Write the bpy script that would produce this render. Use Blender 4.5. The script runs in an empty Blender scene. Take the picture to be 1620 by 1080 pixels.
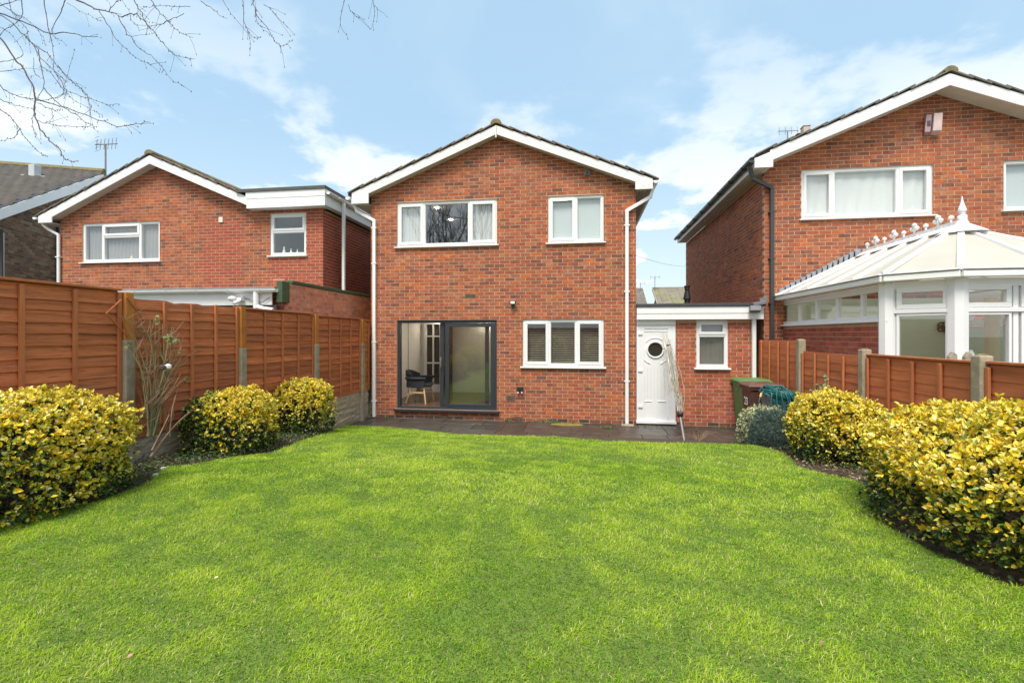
import bpy, math, random
import numpy as np
from mathutils import Vector, Matrix, noise
random.seed(7); rng = np.random.default_rng(7)
R = math.radians
SC = bpy.context.scene; COL = SC.collection

# ------------------------------------------------------------------ camera, world, sun, exposure
FOC, U0, V0, CZ = 760., 810., 530., 1.80
TH = math.atan(112 / 760.); CT, ST = math.cos(TH), math.sin(TH)
cd = bpy.data.cameras.new('camera'); cam = bpy.data.objects.new('camera', cd); COL.objects.link(cam)
cam.location = (0, 0, CZ); cam.rotation_euler = (R(90), 0, TH)
cd.sensor_width = 36; cd.lens = 36 * FOC / 1620; cd.shift_y = -10 / 1620.; cd.clip_start = .05; cd.clip_end = 2000
SC.camera = cam
SUN_EL, SUN_AZ = 60, 190      # azimuth clockwise from +Y: high behind the camera
W = bpy.data.worlds.new('World'); SC.world = W; W.use_nodes = True
nt = W.node_tree; nt.nodes.clear()
def wn(t, **k):
    n = nt.nodes.new(t)
    for a, b in k.items(): setattr(n, a, b)
    return n
wo = wn('ShaderNodeOutputWorld'); bg = wn('ShaderNodeBackground'); bg.inputs[1].default_value = .076
sky = wn('ShaderNodeTexSky', sky_type='NISHITA'); sky.sun_disc = False
sky.sun_elevation = R(SUN_EL); sky.sun_rotation = R(SUN_AZ); sky.air_density = 1.0; sky.dust_density = .6; sky.ozone_density = 1.5
tc = wn('ShaderNodeTexCoord'); sx = wn('ShaderNodeSeparateXYZ'); nt.links.new(tc.outputs['Generated'], sx.inputs[0])
def wm(op, a, b=None):
    n = wn('ShaderNodeMath', operation=op)
    for i, v in enumerate((a, b)):
        if v is None: continue
        if isinstance(v, (int, float)): n.inputs[i].default_value = v
        else: nt.links.new(v, n.inputs[i])
    return n.outputs[0]
zz = wm('ADD', wm('MAXIMUM', sx.outputs[2], 0.0), .22)
cx = wn('ShaderNodeCombineXYZ'); nt.links.new(wm('DIVIDE', sx.outputs[0], zz), cx.inputs[0]); nt.links.new(wm('DIVIDE', sx.outputs[1], zz), cx.inputs[1])
cx.inputs[2].default_value = 3.7
def wnoise(sc, det, ro, dist=0):
    n = wn('ShaderNodeTexNoise'); n.inputs['Scale'].default_value = sc; n.inputs['Detail'].default_value = det
    n.inputs['Roughness'].default_value = ro; n.inputs['Distortion'].default_value = dist
    nt.links.new(cx.outputs[0], n.inputs['Vector']); return n.outputs[0]
def wramp(v, p0, p1, c0=0, c1=1):
    n = wn('ShaderNodeMapRange', interpolation_type='SMOOTHSTEP'); nt.links.new(v, n.inputs[0])
    n.inputs[1].default_value = p0; n.inputs[2].default_value = p1; n.inputs[3].default_value = c0; n.inputs[4].default_value = c1
    return n.outputs[0]
big = wramp(wnoise(2.1, 9, .56, .06), .48, .59)
thin = wramp(wnoise(2.4, 4, .55, .5), .45, .85, 0, .35)
low = wramp(sx.outputs[2], .62, .12)             # thicker cloud and haze towards the horizon
cl = wm('MINIMUM', wm('ADD', wm('MULTIPLY', big, wm('ADD', wm('MULTIPLY', low, .95), .10)), wm('MULTIPLY', thin, .5)), 1.0)
cl = wm('MAXIMUM', cl, wramp(sx.outputs[2], .42, -.02, 0, .55))
back = wm('MULTIPLY', wramp(sx.outputs[1], .25, -.55), wm('ADD', wm('MULTIPLY', big, .25), .72))      # the window glass reflects a pale overcast sky behind the viewpoint
cl = wm('MAXIMUM', cl, back)
def wmix(f, a, b, bt='MIX'):
    n = wn('ShaderNodeMix', data_type='RGBA', blend_type=bt)
    for s, v in ((n.inputs[0], f), (n.inputs[6], a), (n.inputs[7], b)):
        if isinstance(v, (int, float)): s.default_value = v
        elif isinstance(v, tuple): s.default_value = v
        else: nt.links.new(v, s)
    return n.outputs[2]
skyc = wmix(1.0, sky.outputs[0], (.60, .75, .75, 1), 'MULTIPLY')
skyc = wmix(.78, skyc, (2.25, 3.28, 4.2, 1))     # thin high veil over the blue
fin = wmix(cl, skyc, (4.6, 4.8, 4.95, 1))
nt.links.new(fin, bg.inputs[0]); nt.links.new(bg.outputs[0], wo.inputs[0])
sl = bpy.data.lights.new('sun', 'SUN'); sl.energy = 1.5; sl.angle = R(24); sl.color = (1, .94, .85)
so = bpy.data.objects.new('sun', sl); COL.objects.link(so)
az = R(SUN_AZ); sd = Vector((math.sin(az) * math.cos(R(SUN_EL)), math.cos(az) * math.cos(R(SUN_EL)), math.sin(R(SUN_EL))))
so.rotation_euler = sd.to_track_quat('Z', 'Y').to_euler(); so.location = sd * 60
vs = SC.view_settings; vs.view_transform = 'Standard'; vs.look = 'None'; vs.exposure = 1.68; vs.gamma = 1; vs.use_curve_mapping = False
SC.cycles.max_bounces = 8; SC.cycles.transparent_max_bounces = 16; SC.cycles.caustics_reflective = False; SC.cycles.caustics_refractive = False

# ------------------------------------------------------------------ surveying helpers (photo ray to a real plane)
def ray(u, v):
    dx = (u - U0) / FOC; return dx * CT - ST, dx * ST + CT, (V0 - v) / FOC
def aY(u, v, Y): a, b, c = ray(u, v); t = Y / b; return Vector((a * t, Y, CZ + c * t))
def aX(u, v, X): a, b, c = ray(u, v); t = X / a; return Vector((X, b * t, CZ + c * t))
GY = [-30, 3, 4, 5, 6, 7, 8, 8.75, 40]; GZ = [.53, .52, .50, .44, .36, .26, .12, -.02, -.02]
_fy = np.arange(-30, 30, .1); _fz = np.interp(_fy, GY, GZ); _k = np.ones(9) / 9; _fz = np.convolve(np.pad(_fz, 4, mode='edge'), _k, 'valid')
def gz(x, y): return float(np.interp(y, _fy, _fz))
def aG(u, v):
    a, b, c = ray(u, v); t = 1.
    for i in range(3000):
        if CZ + c * t <= gz(a * t, b * t): break
        t += .01
    return Vector((a * t, b * t, gz(a * t, b * t)))

# ------------------------------------------------------------------ materials
def mat(name, col=(.5, .5, .5), rough=.6, var=.12, scale=6., bump=.0, bscale=40., metal=0., attr=False, stretch=(1, 1, 1), orand=0.,
        spec=.5, dirt=None, transl=0., emit=0., blotch=None, coat=0.):
    m = bpy.data.materials.new(name); m.use_nodes = True; t = m.node_tree; N = t.nodes; L = t.links
    p = N['Principled BSDF']; p.inputs['Roughness'].default_value = rough; p.inputs['Metallic'].default_value = metal
    p.inputs['Specular IOR Level'].default_value = spec; p.inputs['Coat Weight'].default_value = coat
    g = N.new('ShaderNodeNewGeometry'); mp = N.new('ShaderNodeMapping'); mp.inputs['Scale'].default_value = stretch
    L.new(g.outputs['Position'], mp.inputs[0])
    def noi(s, d=4, r=.55):
        n = N.new('ShaderNodeTexNoise'); n.inputs['Scale'].default_value = s; n.inputs['Detail'].default_value = d; n.inputs['Roughness'].default_value = r
        L.new(mp.outputs[0], n.inputs['Vector']); return n.outputs[0]
    def mr(v, a, b, c, d):
        n = N.new('ShaderNodeMapRange'); L.new(v, n.inputs[0])
        for i, q in enumerate((a, b, c, d)): n.inputs[i + 1].default_value = q
        return n.outputs[0]
    def mx(f, a, b, bt='MIX'):
        n = N.new('ShaderNodeMix'); n.data_type = 'RGBA'; n.blend_type = bt
        for s, v in ((n.inputs[0], f), (n.inputs[6], a), (n.inputs[7], b)):
            if isinstance(v, (int, float)): s.default_value = v
            elif isinstance(v, tuple): s.default_value = v + (1,) if len(v) == 3 else v
            else: L.new(v, s)
        return n.outputs[2]
    def gray(v):
        n = N.new('ShaderNodeCombineColor')
        for i in range(3): L.new(v, n.inputs[i])
        return n.outputs[0]
    if attr:
        a = N.new('ShaderNodeAttribute'); a.attribute_name = 'tint'; c = a.outputs['Color']
    else: c = mx(0., tuple(col), tuple(col))
    if var: c = mx(1., c, gray(mr(noi(scale), .25, .75, 1 - var, 1 + var)), 'MULTIPLY')
    if orand:
        oi = N.new('ShaderNodeObjectInfo'); c = mx(1., c, gray(mr(oi.outputs['Random'], 0, 1, 1 - orand, 1 + orand)), 'MULTIPLY')
    if blotch:
        bc, bs, b0, b1 = blotch; c = mx(mr(noi(bs, 3, .5), b0, b1, 0, .75), c, bc)
    if dirt:
        dc, ds, d0, d1 = dirt; c = mx(mr(noi(ds, 6, .65), d0, d1, 0, .85), c, dc)
    L.new(c, p.inputs['Base Color'])
    if bump:
        b = N.new('ShaderNodeBump'); b.inputs['Strength'].default_value = 1; b.inputs['Distance'].default_value = bump
        L.new(noi(bscale, 5, .6), b.inputs['Height']); L.new(b.outputs[0], p.inputs['Normal'])
    if emit:
        p.inputs['Emission Color'].default_value = tuple(col) + (1,); p.inputs['Emission Strength'].default_value = emit
    if transl:
        tr = N.new('ShaderNodeBsdfTranslucent'); ms = N.new('ShaderNodeMixShader'); ms.inputs[0].default_value = transl
        L.new(c, tr.inputs[0]); L.new(p.outputs[0], ms.inputs[1]); L.new(tr.outputs[0], ms.inputs[2]); L.new(ms.outputs[0], N['Material Output'].inputs[0])
    return m
def glass(name, tint=(1, 1, 1), base=.07, rough=.0):
    m = bpy.data.materials.new(name); m.use_nodes = True; t = m.node_tree; N = t.nodes; L = t.links; N.clear()
    o = N.new('ShaderNodeOutputMaterial'); tr = N.new('ShaderNodeBsdfTransparent'); tr.inputs[0].default_value = tint + (1,)
    gl = N.new('ShaderNodeBsdfGlossy'); gl.inputs['Roughness'].default_value = rough; fr = N.new('ShaderNodeFresnel'); 
    ge = N.new('ShaderNodeNewGeometry'); io = N.new('ShaderNodeMath'); io.operation = 'MULTIPLY_ADD'; io.inputs[1].default_value = 1 / 1.52 - 1.52; io.inputs[2].default_value = 1.52
    L.new(ge.outputs['Backfacing'], io.inputs[0]); L.new(io.outputs[0], fr.inputs[0])      # a thin pane reflects alike from both sides
    a = N.new('ShaderNodeMath'); a.operation = 'ADD'; a.inputs[1].default_value = base; L.new(fr.outputs[0], a.inputs[0])
    ms = N.new('ShaderNodeMixShader'); L.new(a.outputs[0], ms.inputs[0]); L.new(tr.outputs[0], ms.inputs[1]); L.new(gl.outputs[0], ms.inputs[2]); L.new(ms.outputs[0], o.inputs[0])
    return m
MORTAR = mat('mortar', (.53, .36, .25), .9, .14, 9, .002, 120)
MORTAR_D = mat('mortar_brown', (.26, .19, .13), .9, .15, 9, .002, 120)
BRICK = mat('brick', rough=.85, var=.2, scale=16, attr=True, bump=.003, bscale=90, spec=.25, blotch=((.22, .10, .065), 10.5, .56, .66), dirt=((.56, .34, .22), 2.6, .60, .95))
BRICK_N = mat('brick_smooth', rough=.85, var=.16, scale=18, attr=True, bump=.003, bscale=90, spec=.25)
UPVC = mat('white_upvc', (.78, .78, .78), .32, .03, 3, spec=.4)
SILL = mat('white_sill', (.80, .80, .78), .4, .04, 5, dirt=((.45, .43, .38), 5, .66, .95))
BARGE = mat('white_bargeboard', (.78, .78, .76), .45, .04, 3, dirt=((.36, .36, .24), 4.5, .60, .86))
BARGE2 = mat('clean_white_board', (.80, .80, .79), .4, .04, 3)
SOFFIT = mat('soffit_board', (.62, .57, .50), .6, .08, 5)
SOFFITG = mat('soffit_grey', (.40, .36, .32), .6, .12, 5, dirt=((.22, .18, .14), 3, .6, .9))
TILE = mat('roof_tile', (.17, .125, .095), .9, .3, 7, .004, 60, orand=.35, dirt=((.30, .24, .12), 3.5, .55, .8))
TILE_G = mat('roof_tile_grey', (.155, .135, .115), .9, .3, 5, .004, 60, dirt=((.26, .23, .15), 2.0, .52, .8))
TILE_M = mat('mossy_tile', (.19, .165, .13), .9, .3, 3, .004, 60, dirt=((.23, .24, .06), .8, .48, .72))
MOSS = mat('mossy_ridge', (.20, .155, .085), .95, .35, 12, .006, 60, dirt=((.22, .23, .06), 9, .45, .7))
ANTH = mat('anthracite', (.030, .036, .045), .42, .06, 3, spec=.5)
BLACK = mat('black_plastic', (.022, .023, .026), .4, .06, 5)
GUT = mat('dark_gutter', (.045, .047, .052), .35, .08, 5)
FELT = mat('roof_felt', (.045, .047, .055), .55, .15, 6)
PIPE = mat('white_pipe', (.80, .80, .79), .3, .04, 3, dirt=((.5, .48, .4), 5, .68, .95))
GREENP = mat('green_paint', (.055, .095, .045), .6, .15, 8)
CONC = mat('concrete_post', (.33, .28, .20), .9, .22, 14, .004, 70, dirt=((.16, .15, .08), 6, .5, .75))
CONC2 = mat('rock_faced_concrete', (.46, .38, .28), .95, .22, 10, .03, 16, dirt=((.24, .22, .16), 3, .55, .8), stretch=(1, .5, 2.2))
FSTAIN = (.50, .155, .058)
FENCE = mat('stained_board', FSTAIN, .75, .34, 2.2, .0025, 30, orand=.20, stretch=(6, 1.0, 16), dirt=((.15, .08, .05), .9, .50, .76), blotch=((.13, .055, .03), 5.5, .60, .72), spec=.3)
FENCE_R = mat('stained_board_red', (.49, .155, .062), .75, .26, 1.6, .0015, 30, orand=.07, stretch=(6, 1.0, 10), dirt=((.52, .24, .09), .8, .55, .8), spec=.3)
BATTEN = mat('stained_batten', (.46, .155, .06), .75, .2, 3, .001, 40, stretch=(8, 8, 1), orand=.08, spec=.3)
OCHRE = mat('ochre_timber', (.46, .175, .035), .75, .22, 3, .001, 40, stretch=(8, 4, 2), orand=.1, spec=.3)
SOIL = mat('soil', (.075, .052, .035), .95, .45, 14, .02, 40, dirt=((.09, .10, .03), 5, .5, .75))
TURF = mat('turf_base', (.13, .18, .03), .95, .35, 22, .012, 60, dirt=((.16, .16, .04), 4, .56, .8))
GROUND = mat('ground_far', (.12, .13, .09), .95, .3, .6)
SLABM = mat('patio_slab', (.055, .046, .040), .40, .34, 3.0, .004, 50, orand=.22, dirt=((.10, .11, .035), 2.2, .56, .80), spec=.5)
BEDDING = mat('mossy_joint', (.07, .085, .02), .95, .4, 10, .005, 60)
GLASS = glass('window_glass', (.93, .96, .95), .10)
GLASS_U = glass('upstairs_glass', (.93, .96, .95), .24)
GLASS_D = glass('door_glass', (.86, .90, .88), .11)
CURT = mat('white_net', (.90, .90, .90), .9, .02, 3, transl=.08)
PLASTER = mat('white_plaster', (.84, .81, .76), .8, .03, 2)
GREENW = mat('pale_green_wall', (.60, .68, .55), .8, .04, 2)
FROST = mat('frosted_blind', (.66, .71, .72), .35, .05, 1.5)
WOODF = mat('dark_floor', (.11, .055, .03), .25, .3, 3, stretch=(1, 8, 1))
POLY = mat('cream_polycarbonate', (.76, .725, .64), .5, .05, 2, dirt=((.58, .54, .44), 1.5, .6, .95), transl=.42)
LEAD = mat('lead_flashing', (.30, .33, .37), .5, .25, 9, metal=.3)
BEECH = mat('beech', (.58, .40, .22), .5, .1, 6)
CLOTH = mat('charcoal_cloth', (.028, .030, .036), .9, .15, 30, .001, 400)
BARK = mat('bark', (.085, .065, .058), .9, .3, 20)
CANE = mat('green_cane', (.17, .16, .065), .7, .3, 12, dirt=((.22, .10, .05), 3, .5, .7))
CANEB = mat('dry_cane', (.30, .19, .12), .8, .3, 12)
STEEL = mat('steel', (.22, .22, .21), .5, .15, 8, metal=.2)
CORD = mat('pale_cord', (.30, .275, .21), .8, .2, 30)
LEAFM = mat('leaf', rough=.36, var=.08, scale=40, attr=True, transl=.18, spec=.5)
GRASSM = mat('grass_blade', rough=.5, var=.0, attr=True, transl=.38, spec=.2)
BINGREEN = mat('bin_green', (.07, .25, .085), .42, .1, 5, dirt=((.10, .15, .08), 3, .6, .9))
BINGREEN2 = mat('bin_lid_green', (.085, .22, .075), .45, .14, 8)
BINBROWN = mat('bin_brown', (.085, .040, .032), .42, .12, 5)
BINBROWN2 = mat('bin_lid_brown', (.14, .065, .052), .45, .16, 8)
GREYPL = mat('grey_plastic', (.17, .165, .18), .5, .14, 6, dirt=((.26, .25, .26), 4, .55, .85))
HOSE = mat('hose', (.012, .13, .13), .35, .1, 8)
WHITE = mat('white_print', (.80, .80, .80), .6, .02)
LAMPL = mat('lit_downlight_and_fill', (1, .9, .72), .5, 0, emit=40.)  # upstairs ceiling lamps, and the lamps added to brighten the lounge
REDTRIM = mat('faded_alarm_box', (.40, .27, .28), .5, .1, 8)
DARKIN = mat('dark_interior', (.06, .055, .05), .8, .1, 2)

# ------------------------------------------------------------------ mesh helpers
def link(o, parent=None, thing_world=True):
    COL.objects.link(o)
    if parent is not None:
        o.parent = parent
        if thing_world:
            m = Matrix.Identity(4); q = parent; w = world_of(parent); o.matrix_parent_inverse = w.inverted()
    return o
def world_of(o):
    b = Matrix.LocRotScale(o.location, o.rotation_euler, o.scale)
    return world_of(o.parent) @ o.matrix_parent_inverse @ b if o.parent else b
def tag(o, label=None, cat=None, group=None, kind=None):
    if label: o['label'] = label
    if cat: o['category'] = cat
    if group: o['group'] = group
    if kind: o['kind'] = kind
    return o
def thing(name, label, cat, loc=(0, 0, 0), group=None, kind=None):
    o = bpy.data.objects.new(name, None); o.location = loc; o.empty_display_size = .2; COL.objects.link(o)
    return tag(o, label, cat, group, kind)
class MB:
    def __init__(s): s.v = []; s.f = []; s.t = []; s.m = []; s.mi = 0
    def add(s, vs, fs, tint=None):
        n = len(s.v); s.v += [tuple(p) for p in vs]; s.f += [tuple(i + n for i in f) for f in fs]; s.m += [s.mi] * len(fs)
        if tint is not None: s.t += [tuple(tint)] * len(vs)
        return s
    def box(s, x0, x1, y0, y1, z0, z1, tint=None):
        return s.add([(x0, y0, z0), (x1, y0, z0), (x1, y1, z0), (x0, y1, z0), (x0, y0, z1), (x1, y0, z1), (x1, y1, z1), (x0, y1, z1)],
                     [(0, 3, 2, 1), (4, 5, 6, 7), (0, 1, 5, 4), (1, 2, 6, 5), (2, 3, 7, 6), (3, 0, 4, 7)], tint)
    def obox(s, c, ax, ay, az_, tint=None):      # centre and three half-axis vectors
        c, ax, ay, az_ = map(Vector, (c, ax, ay, az_)); P = []
        for k in (-1, 1):
            for i, j in ((-1, -1), (1, -1), (1, 1), (-1, 1)): P.append(c + ax * i + ay * j + az_ * k)
        return s.add(P, [(0, 3, 2, 1), (4, 5, 6, 7), (0, 1, 5, 4), (1, 2, 6, 5), (2, 3, 7, 6), (3, 0, 4, 7)], tint)
    def bar(s, a, b, w, h, up=(0, 0, 1), tint=None):
        a, b = Vector(a), Vector(b); d = b - a; l = d.length; d.normalize(); u = Vector(up); sd_ = d.cross(u)
        if sd_.length < 1e-4: sd_ = d.cross(Vector((0, 1, 0)))
        sd_.normalize(); u = sd_.cross(d)
        return s.obox((a + b) / 2, d * l / 2, sd_ * w / 2, u * h / 2, tint)
    def prism(s, poly, d, tint=None):            # polygon of 3d points extruded by the vector d
        d = Vector(d); n = len(poly); P = [Vector(p) for p in poly] + [Vector(p) + d for p in poly]
        return s.add(P, [tuple(range(n))[::-1], tuple(range(n, 2 * n))] + [(i, (i + 1) % n, (i + 1) % n + n, i + n) for i in range(n)], tint)
    def tube(s, pts, r, n=6, tint=None, cap=True):
        pts = [Vector(p) for p in pts]; rs = r if isinstance(r, (list, tuple)) else [r] * len(pts); P = []; F = []
        pu = None
        for i, p in enumerate(pts):
            d = (pts[min(i + 1, len(pts) - 1)] - pts[max(i - 1, 0)])
            if d.length < 1e-9: d = Vector((0, 0, 1))
            d.normalize()
            if pu is None: pu = d.orthogonal().normalized()
            else: pu = (pu - d * pu.dot(d)); pu = pu.normalized() if pu.length > 1e-6 else d.orthogonal().normalized()
            w = d.cross(pu)
            for k in range(n):
                a = 2 * math.pi * k / n; P.append(p + (pu * math.cos(a) + w * math.sin(a)) * rs[i])
            if i:
                for k in range(n): F.append(((i - 1) * n + k, (i - 1) * n + (k + 1) % n, i * n + (k + 1) % n, i * n + k))
        if cap: F += [tuple(range(n))[::-1], tuple(range((len(pts) - 1) * n, len(pts) * n))]
        return s.add(P, F, tint)
    def lathe(s, c, prof, n=12, axis='Z', tint=None):
        P = []; F = []
        for i, (r, h) in enumerate(prof):
            for k in range(n):
                a = 2 * math.pi * k / n
                P.append((c[0] + r * math.cos(a), c[1] + r * math.sin(a), c[2] + h) if axis == 'Z' else (c[0] + r * math.cos(a), c[1] + h, c[2] + r * math.sin(a)))
            if i:
                for k in range(n): F.append(((i - 1) * n + k, (i - 1) * n + (k + 1) % n, i * n + (k + 1) % n, i * n + k))
        F += [tuple(range(n))[::-1], tuple(range((len(prof) - 1) * n, len(prof) * n))]
        return s.add(P, F, tint)
    def mesh(s, name, mats, smooth=False):
        me = bpy.data.meshes.new(name); me.from_pydata(s.v, [], s.f)
        for m in (mats if isinstance(mats, (list, tuple)) else [mats]): me.materials.append(m)
        if any(s.m): me.polygons.foreach_set('material_index', s.m)
        if len(s.t) == len(s.v) and s.t:
            a = me.attributes.new('tint', 'FLOAT_COLOR', 'POINT'); a.data.foreach_set('color', np.array([tuple(t[:3]) + (1,) for t in s.t], dtype='f').ravel())
        if smooth: me.polygons.foreach_set('use_smooth', [True] * len(me.polygons))
        me.update(); return me
    def build(s, name, mats, parent=None, smooth=False, bevel=0., kind=None, label=None):
        o = bpy.data.objects.new(name, s.mesh(name, mats, smooth)); link(o, parent)
        if bevel:
            b = o.modifiers.new('bevel', 'BEVEL'); b.width = bevel; b.segments = 2; b.limit_method = 'ANGLE'
        if kind: o['kind'] = kind
        if label: o['label'] = label
        return o
def npmesh(name, V, F, m, tint=None, smooth=False, loopn=None):
    """V (n,3); F (k,3) triangles"""
    me = bpy.data.meshes.new(name); me.vertices.add(len(V)); me.vertices.foreach_set('co', np.asarray(V, 'f').ravel())
    k = F.shape[1]; me.loops.add(F.size); me.loops.foreach_set('vertex_index', F.ravel().astype('i'))
    me.polygons.add(len(F)); me.polygons.foreach_set('loop_start', np.arange(0, F.size, k, dtype='i')); me.polygons.foreach_set('loop_total', np.full(len(F), k, 'i'))
    me.materials.append(m)
    if tint is not None:
        a = me.attributes.new('tint', 'FLOAT_COLOR', 'POINT'); c = np.ones((len(V), 4), 'f'); c[:, :3] = tint; a.data.foreach_set('color', c.ravel())
    if smooth: me.polygons.foreach_set('use_smooth', np.ones(len(F), bool))
    me.update(calc_edges=True); me.validate(); return me
def curve_pts(P, n=4):     # Catmull-Rom
    P = [Vector(p) for p in P]; Q = [P[0] * 2 - P[1]] + P + [P[-1] * 2 - P[-2]]; out = []
    for i in range(1, len(Q) - 2):
        for k in range(n):
            t = k / n; a, b, c, d = Q[i - 1:i + 3]
            out.append(.5 * ((2 * b) + (c - a) * t + (2 * a - 5 * b + 4 * c - d) * t * t + (3 * b - a - 3 * c + d) * t ** 3))
    return out + [P[-1]]

# ------------------------------------------------------------------ brickwork
def lin(r, g, b): return tuple(((c / 255) / 12.92 if c < 10 else ((c / 255 + .055) / 1.055) ** 2.4) for c in (r, g, b))
PAL = [lin(190, 106, 70), lin(184, 102, 70), lin(176, 98, 70), lin(172, 96, 70), lin(200, 108, 64), lin(180, 106, 78), lin(164, 96, 74), lin(154, 92, 74), lin(188, 118, 84), lin(186, 96, 66), lin(136, 86, 72), lin(172, 106, 84), lin(178, 102, 76), lin(186, 110, 78), lin(174, 94, 68), lin(180, 100, 70)]
PAL = [(a * .80, b * .84, c * .80) for a, b, c in PAL]
PAL_N = [lin(164, 84, 60), lin(158, 80, 58), lin(168, 88, 62), lin(152, 78, 60), lin(162, 78, 58)]
PAL_B = [lin(128, 102, 80), lin(116, 92, 74), lin(140, 112, 86), lin(100, 80, 66), lin(134, 98, 76), lin(146, 126, 98)]
PAL_D = [lin(178, 94, 72), lin(166, 88, 68), lin(184, 98, 74), lin(156, 84, 68), lin(170, 98, 80)]
PAL_FOOT = [lin(92, 74, 66), lin(80, 68, 62), lin(120, 78, 64), lin(150, 88, 68)]
_bm = {}
def two_tone(mb, c, ud, nrm, hl, hh, tint, split):
    if split == 0 or hl < .08: return mb.obox(c, ud * hl, nrm * .05, (0, 0, hh), tint)
    cut = (-.02, .0, .035, -.05)[abs(split) % 4]; k = (.78, 1.16, .86, .72)[abs(split) // 2 % 4]; t2 = (tint[0] * k, tint[1] * k * (1 if k < 1 else 1.05), tint[2] * k * (1.08 if k < 1 else 1))
    ta, tb = (tint, t2) if split > 0 else (t2, tint); la, lb = (cut + hl) / 2, (hl - cut) / 2
    mb.obox(c + ud * (-hl + la), ud * la, nrm * .05, (0, 0, hh), ta); return mb.obox(c + ud * (hl - lb), ud * lb, nrm * .05, (0, 0, hh), tb)
def brick_mesh(ud, nrm, tint, m, split=0):
    key = (tuple(ud), tuple(nrm), tint, m.name, split)
    if key not in _bm:
        _bm[key] = two_tone(MB(), Vector((0, 0, 0)), Vector(ud), Vector(nrm), .10625, .03125, tint, split).mesh('brick', m)
    return _bm[key]
def brick_wall(parent, O, ud, nrm, w, z0, z1, openings=(), top=None, pal=PAL, m=BRICK, mort=MORTAR, nind=0, thick=.1, zbase=None, newzones=(), phase=0., name='wall', back=True):
    """O: point at s=0 on the face line; ud: direction along the wall; nrm: outward normal; top(s): height limit of a gable"""
    O = Vector(O); ud = Vector(ud); nrm = Vector(nrm)
    def P(s, z, d): q = O + ud * s - nrm * d; return (q.x, q.y, z)
    mb = MB(); d0 = .0035
    ss = sorted({0, w} | {a for o in openings for a in o[:2]}); zs = sorted({z0, z1} | {a for o in openings for a in o[2:]})
    for i in range(len(ss) - 1):
        for j in range(len(zs) - 1):
            a, b, c, d = ss[i], ss[i + 1], zs[j], zs[j + 1]
            if any(o[0] - 1e-6 <= a and b <= o[1] + 1e-6 and o[2] - 1e-6 <= c and d <= o[3] + 1e-6 for o in openings): continue
            if a >= w or b <= 0: continue
            mb.prism([P(a, c, d0), P(b, c, d0), P(b, d, d0), P(a, d, d0)], -nrm * thick)
    if top:
        n = 24; pts = [P(0, z1, d0)] + [P(w * k / n, max(top(w * k / n), z1), d0) for k in range(n + 1)] + [P(w, z1, d0)]
        cen = (np.array(pts[1]) + np.array(pts[-2])) / 2
        for k in range(n):
            a, b = w * k / n, w * (k + 1) / n; ta, tb = top(a), top(b)
            if min(ta, tb) <= z1 + 1e-3 and max(ta, tb) <= z1 + 1e-3: continue
            mb.prism([P(a, z1, d0), P(b, z1, d0), P(b, max(tb, z1), d0), P(a, max(ta, z1), d0)], -nrm * thick)
    wall = mb.build(name, mort, parent)
    rows = []; zz0 = zbase if zbase is not None else z0; z = zz0; r = 0
    zmax = max([z1] + ([top(w * k / 24) for k in range(25)] if top else []))
    L_, H_, J_ = .2125, .0625, .0125
    rnd = random.Random(int(w * 1000) + int(abs(O.x) * 77))
    allb = []
    while z + .02 < zmax:
        za, zb = z + J_ / 2, z + J_ / 2 + H_
        s = -(.1125 if r % 2 else 0) - phase
        while s < w:
            sa, sb = s + J_ / 2, s + J_ / 2 + L_; s += .225
            segs = [(max(sa, -.002), min(sb, w + .002))]
            for (oa, ob, oc, od) in openings:
                if zb <= oc + .012 or za >= od - .012: continue
                ns = []
                for a, b in segs:
                    if b <= oa or a >= ob: ns.append((a, b))
                    else:
                        if a < oa: ns.append((a, oa - .002))
                        if b > ob: ns.append((ob + .002, b))
                segs = ns
            for a, b in segs:
                if b - a < .018: continue
                if top and zb > z1:
                    if min(top(a), top(b)) < za: continue
                zA, zB = za, zb
                for (oa, ob, oc, od) in openings:
                    if b > oa + .001 and a < ob - .001:
                        if zA < oc < zB: zB = oc - .001
                        elif zA < od < zB: zA = od + .001
                if zB - zA < .01 or zB > zmax: continue
                if not top and zB > z1: zB = z1 - .001
                pl = pal
                for (na, nb, nc, nd) in newzones:
                    if na < (a + b) / 2 < nb and nc < z < nd: pl = PAL_N
                if zbase is not None and zbase < -.1 and z < .03: pl = PAL_FOOT
                t = rnd.choice(pl); k = rnd.uniform(.92, 1.09)
                full = (b - a > .2115 and zB - zA > .0615)
                allb.append((a, b, zA, zB, t, k, full, rnd.uniform(-.0012, .0015)))
        z += .075; r += 1
    fulls = [i for i, q in enumerate(allb) if q[6]]
    def dist(i): q = allb[i]; p = Vector(P((q[0] + q[1]) / 2, (q[2] + q[3]) / 2, 0)); return (p - Vector((0, 0, CZ))).length
    ind = set(sorted(fulls, key=dist)[:nind]) if nind else set()
    st = MB()
    for i, (a, b, zA, zB, t, k, full, pr_) in enumerate(allb):
        c = Vector(P((a + b) / 2, (zA + zB) / 2, .05 - pr_))
        sp = 0 if pal is PAL_B or t in PAL_N or rnd.random() < .55 else rnd.choice((-7, -5, -3, -1, 2, 4, 6, 1))
        if i in ind:
            o = bpy.data.objects.new('brick', brick_mesh(ud, nrm, t, m, sp)); o.location = c; COL.objects.link(o); o.parent = wall; o.matrix_parent_inverse = world_of(wall).inverted()
        else:
            two_tone(st, c, ud, nrm, (b - a) / 2, (zB - zA) / 2, tuple(x * k for x in t), sp)
    if st.v: st.build('brickwork', m, wall, kind='stuff')
    return wall
def gable_top(xc, zr, pitch): return lambda s: zr - abs(s - xc) * math.tan(pitch)

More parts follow.
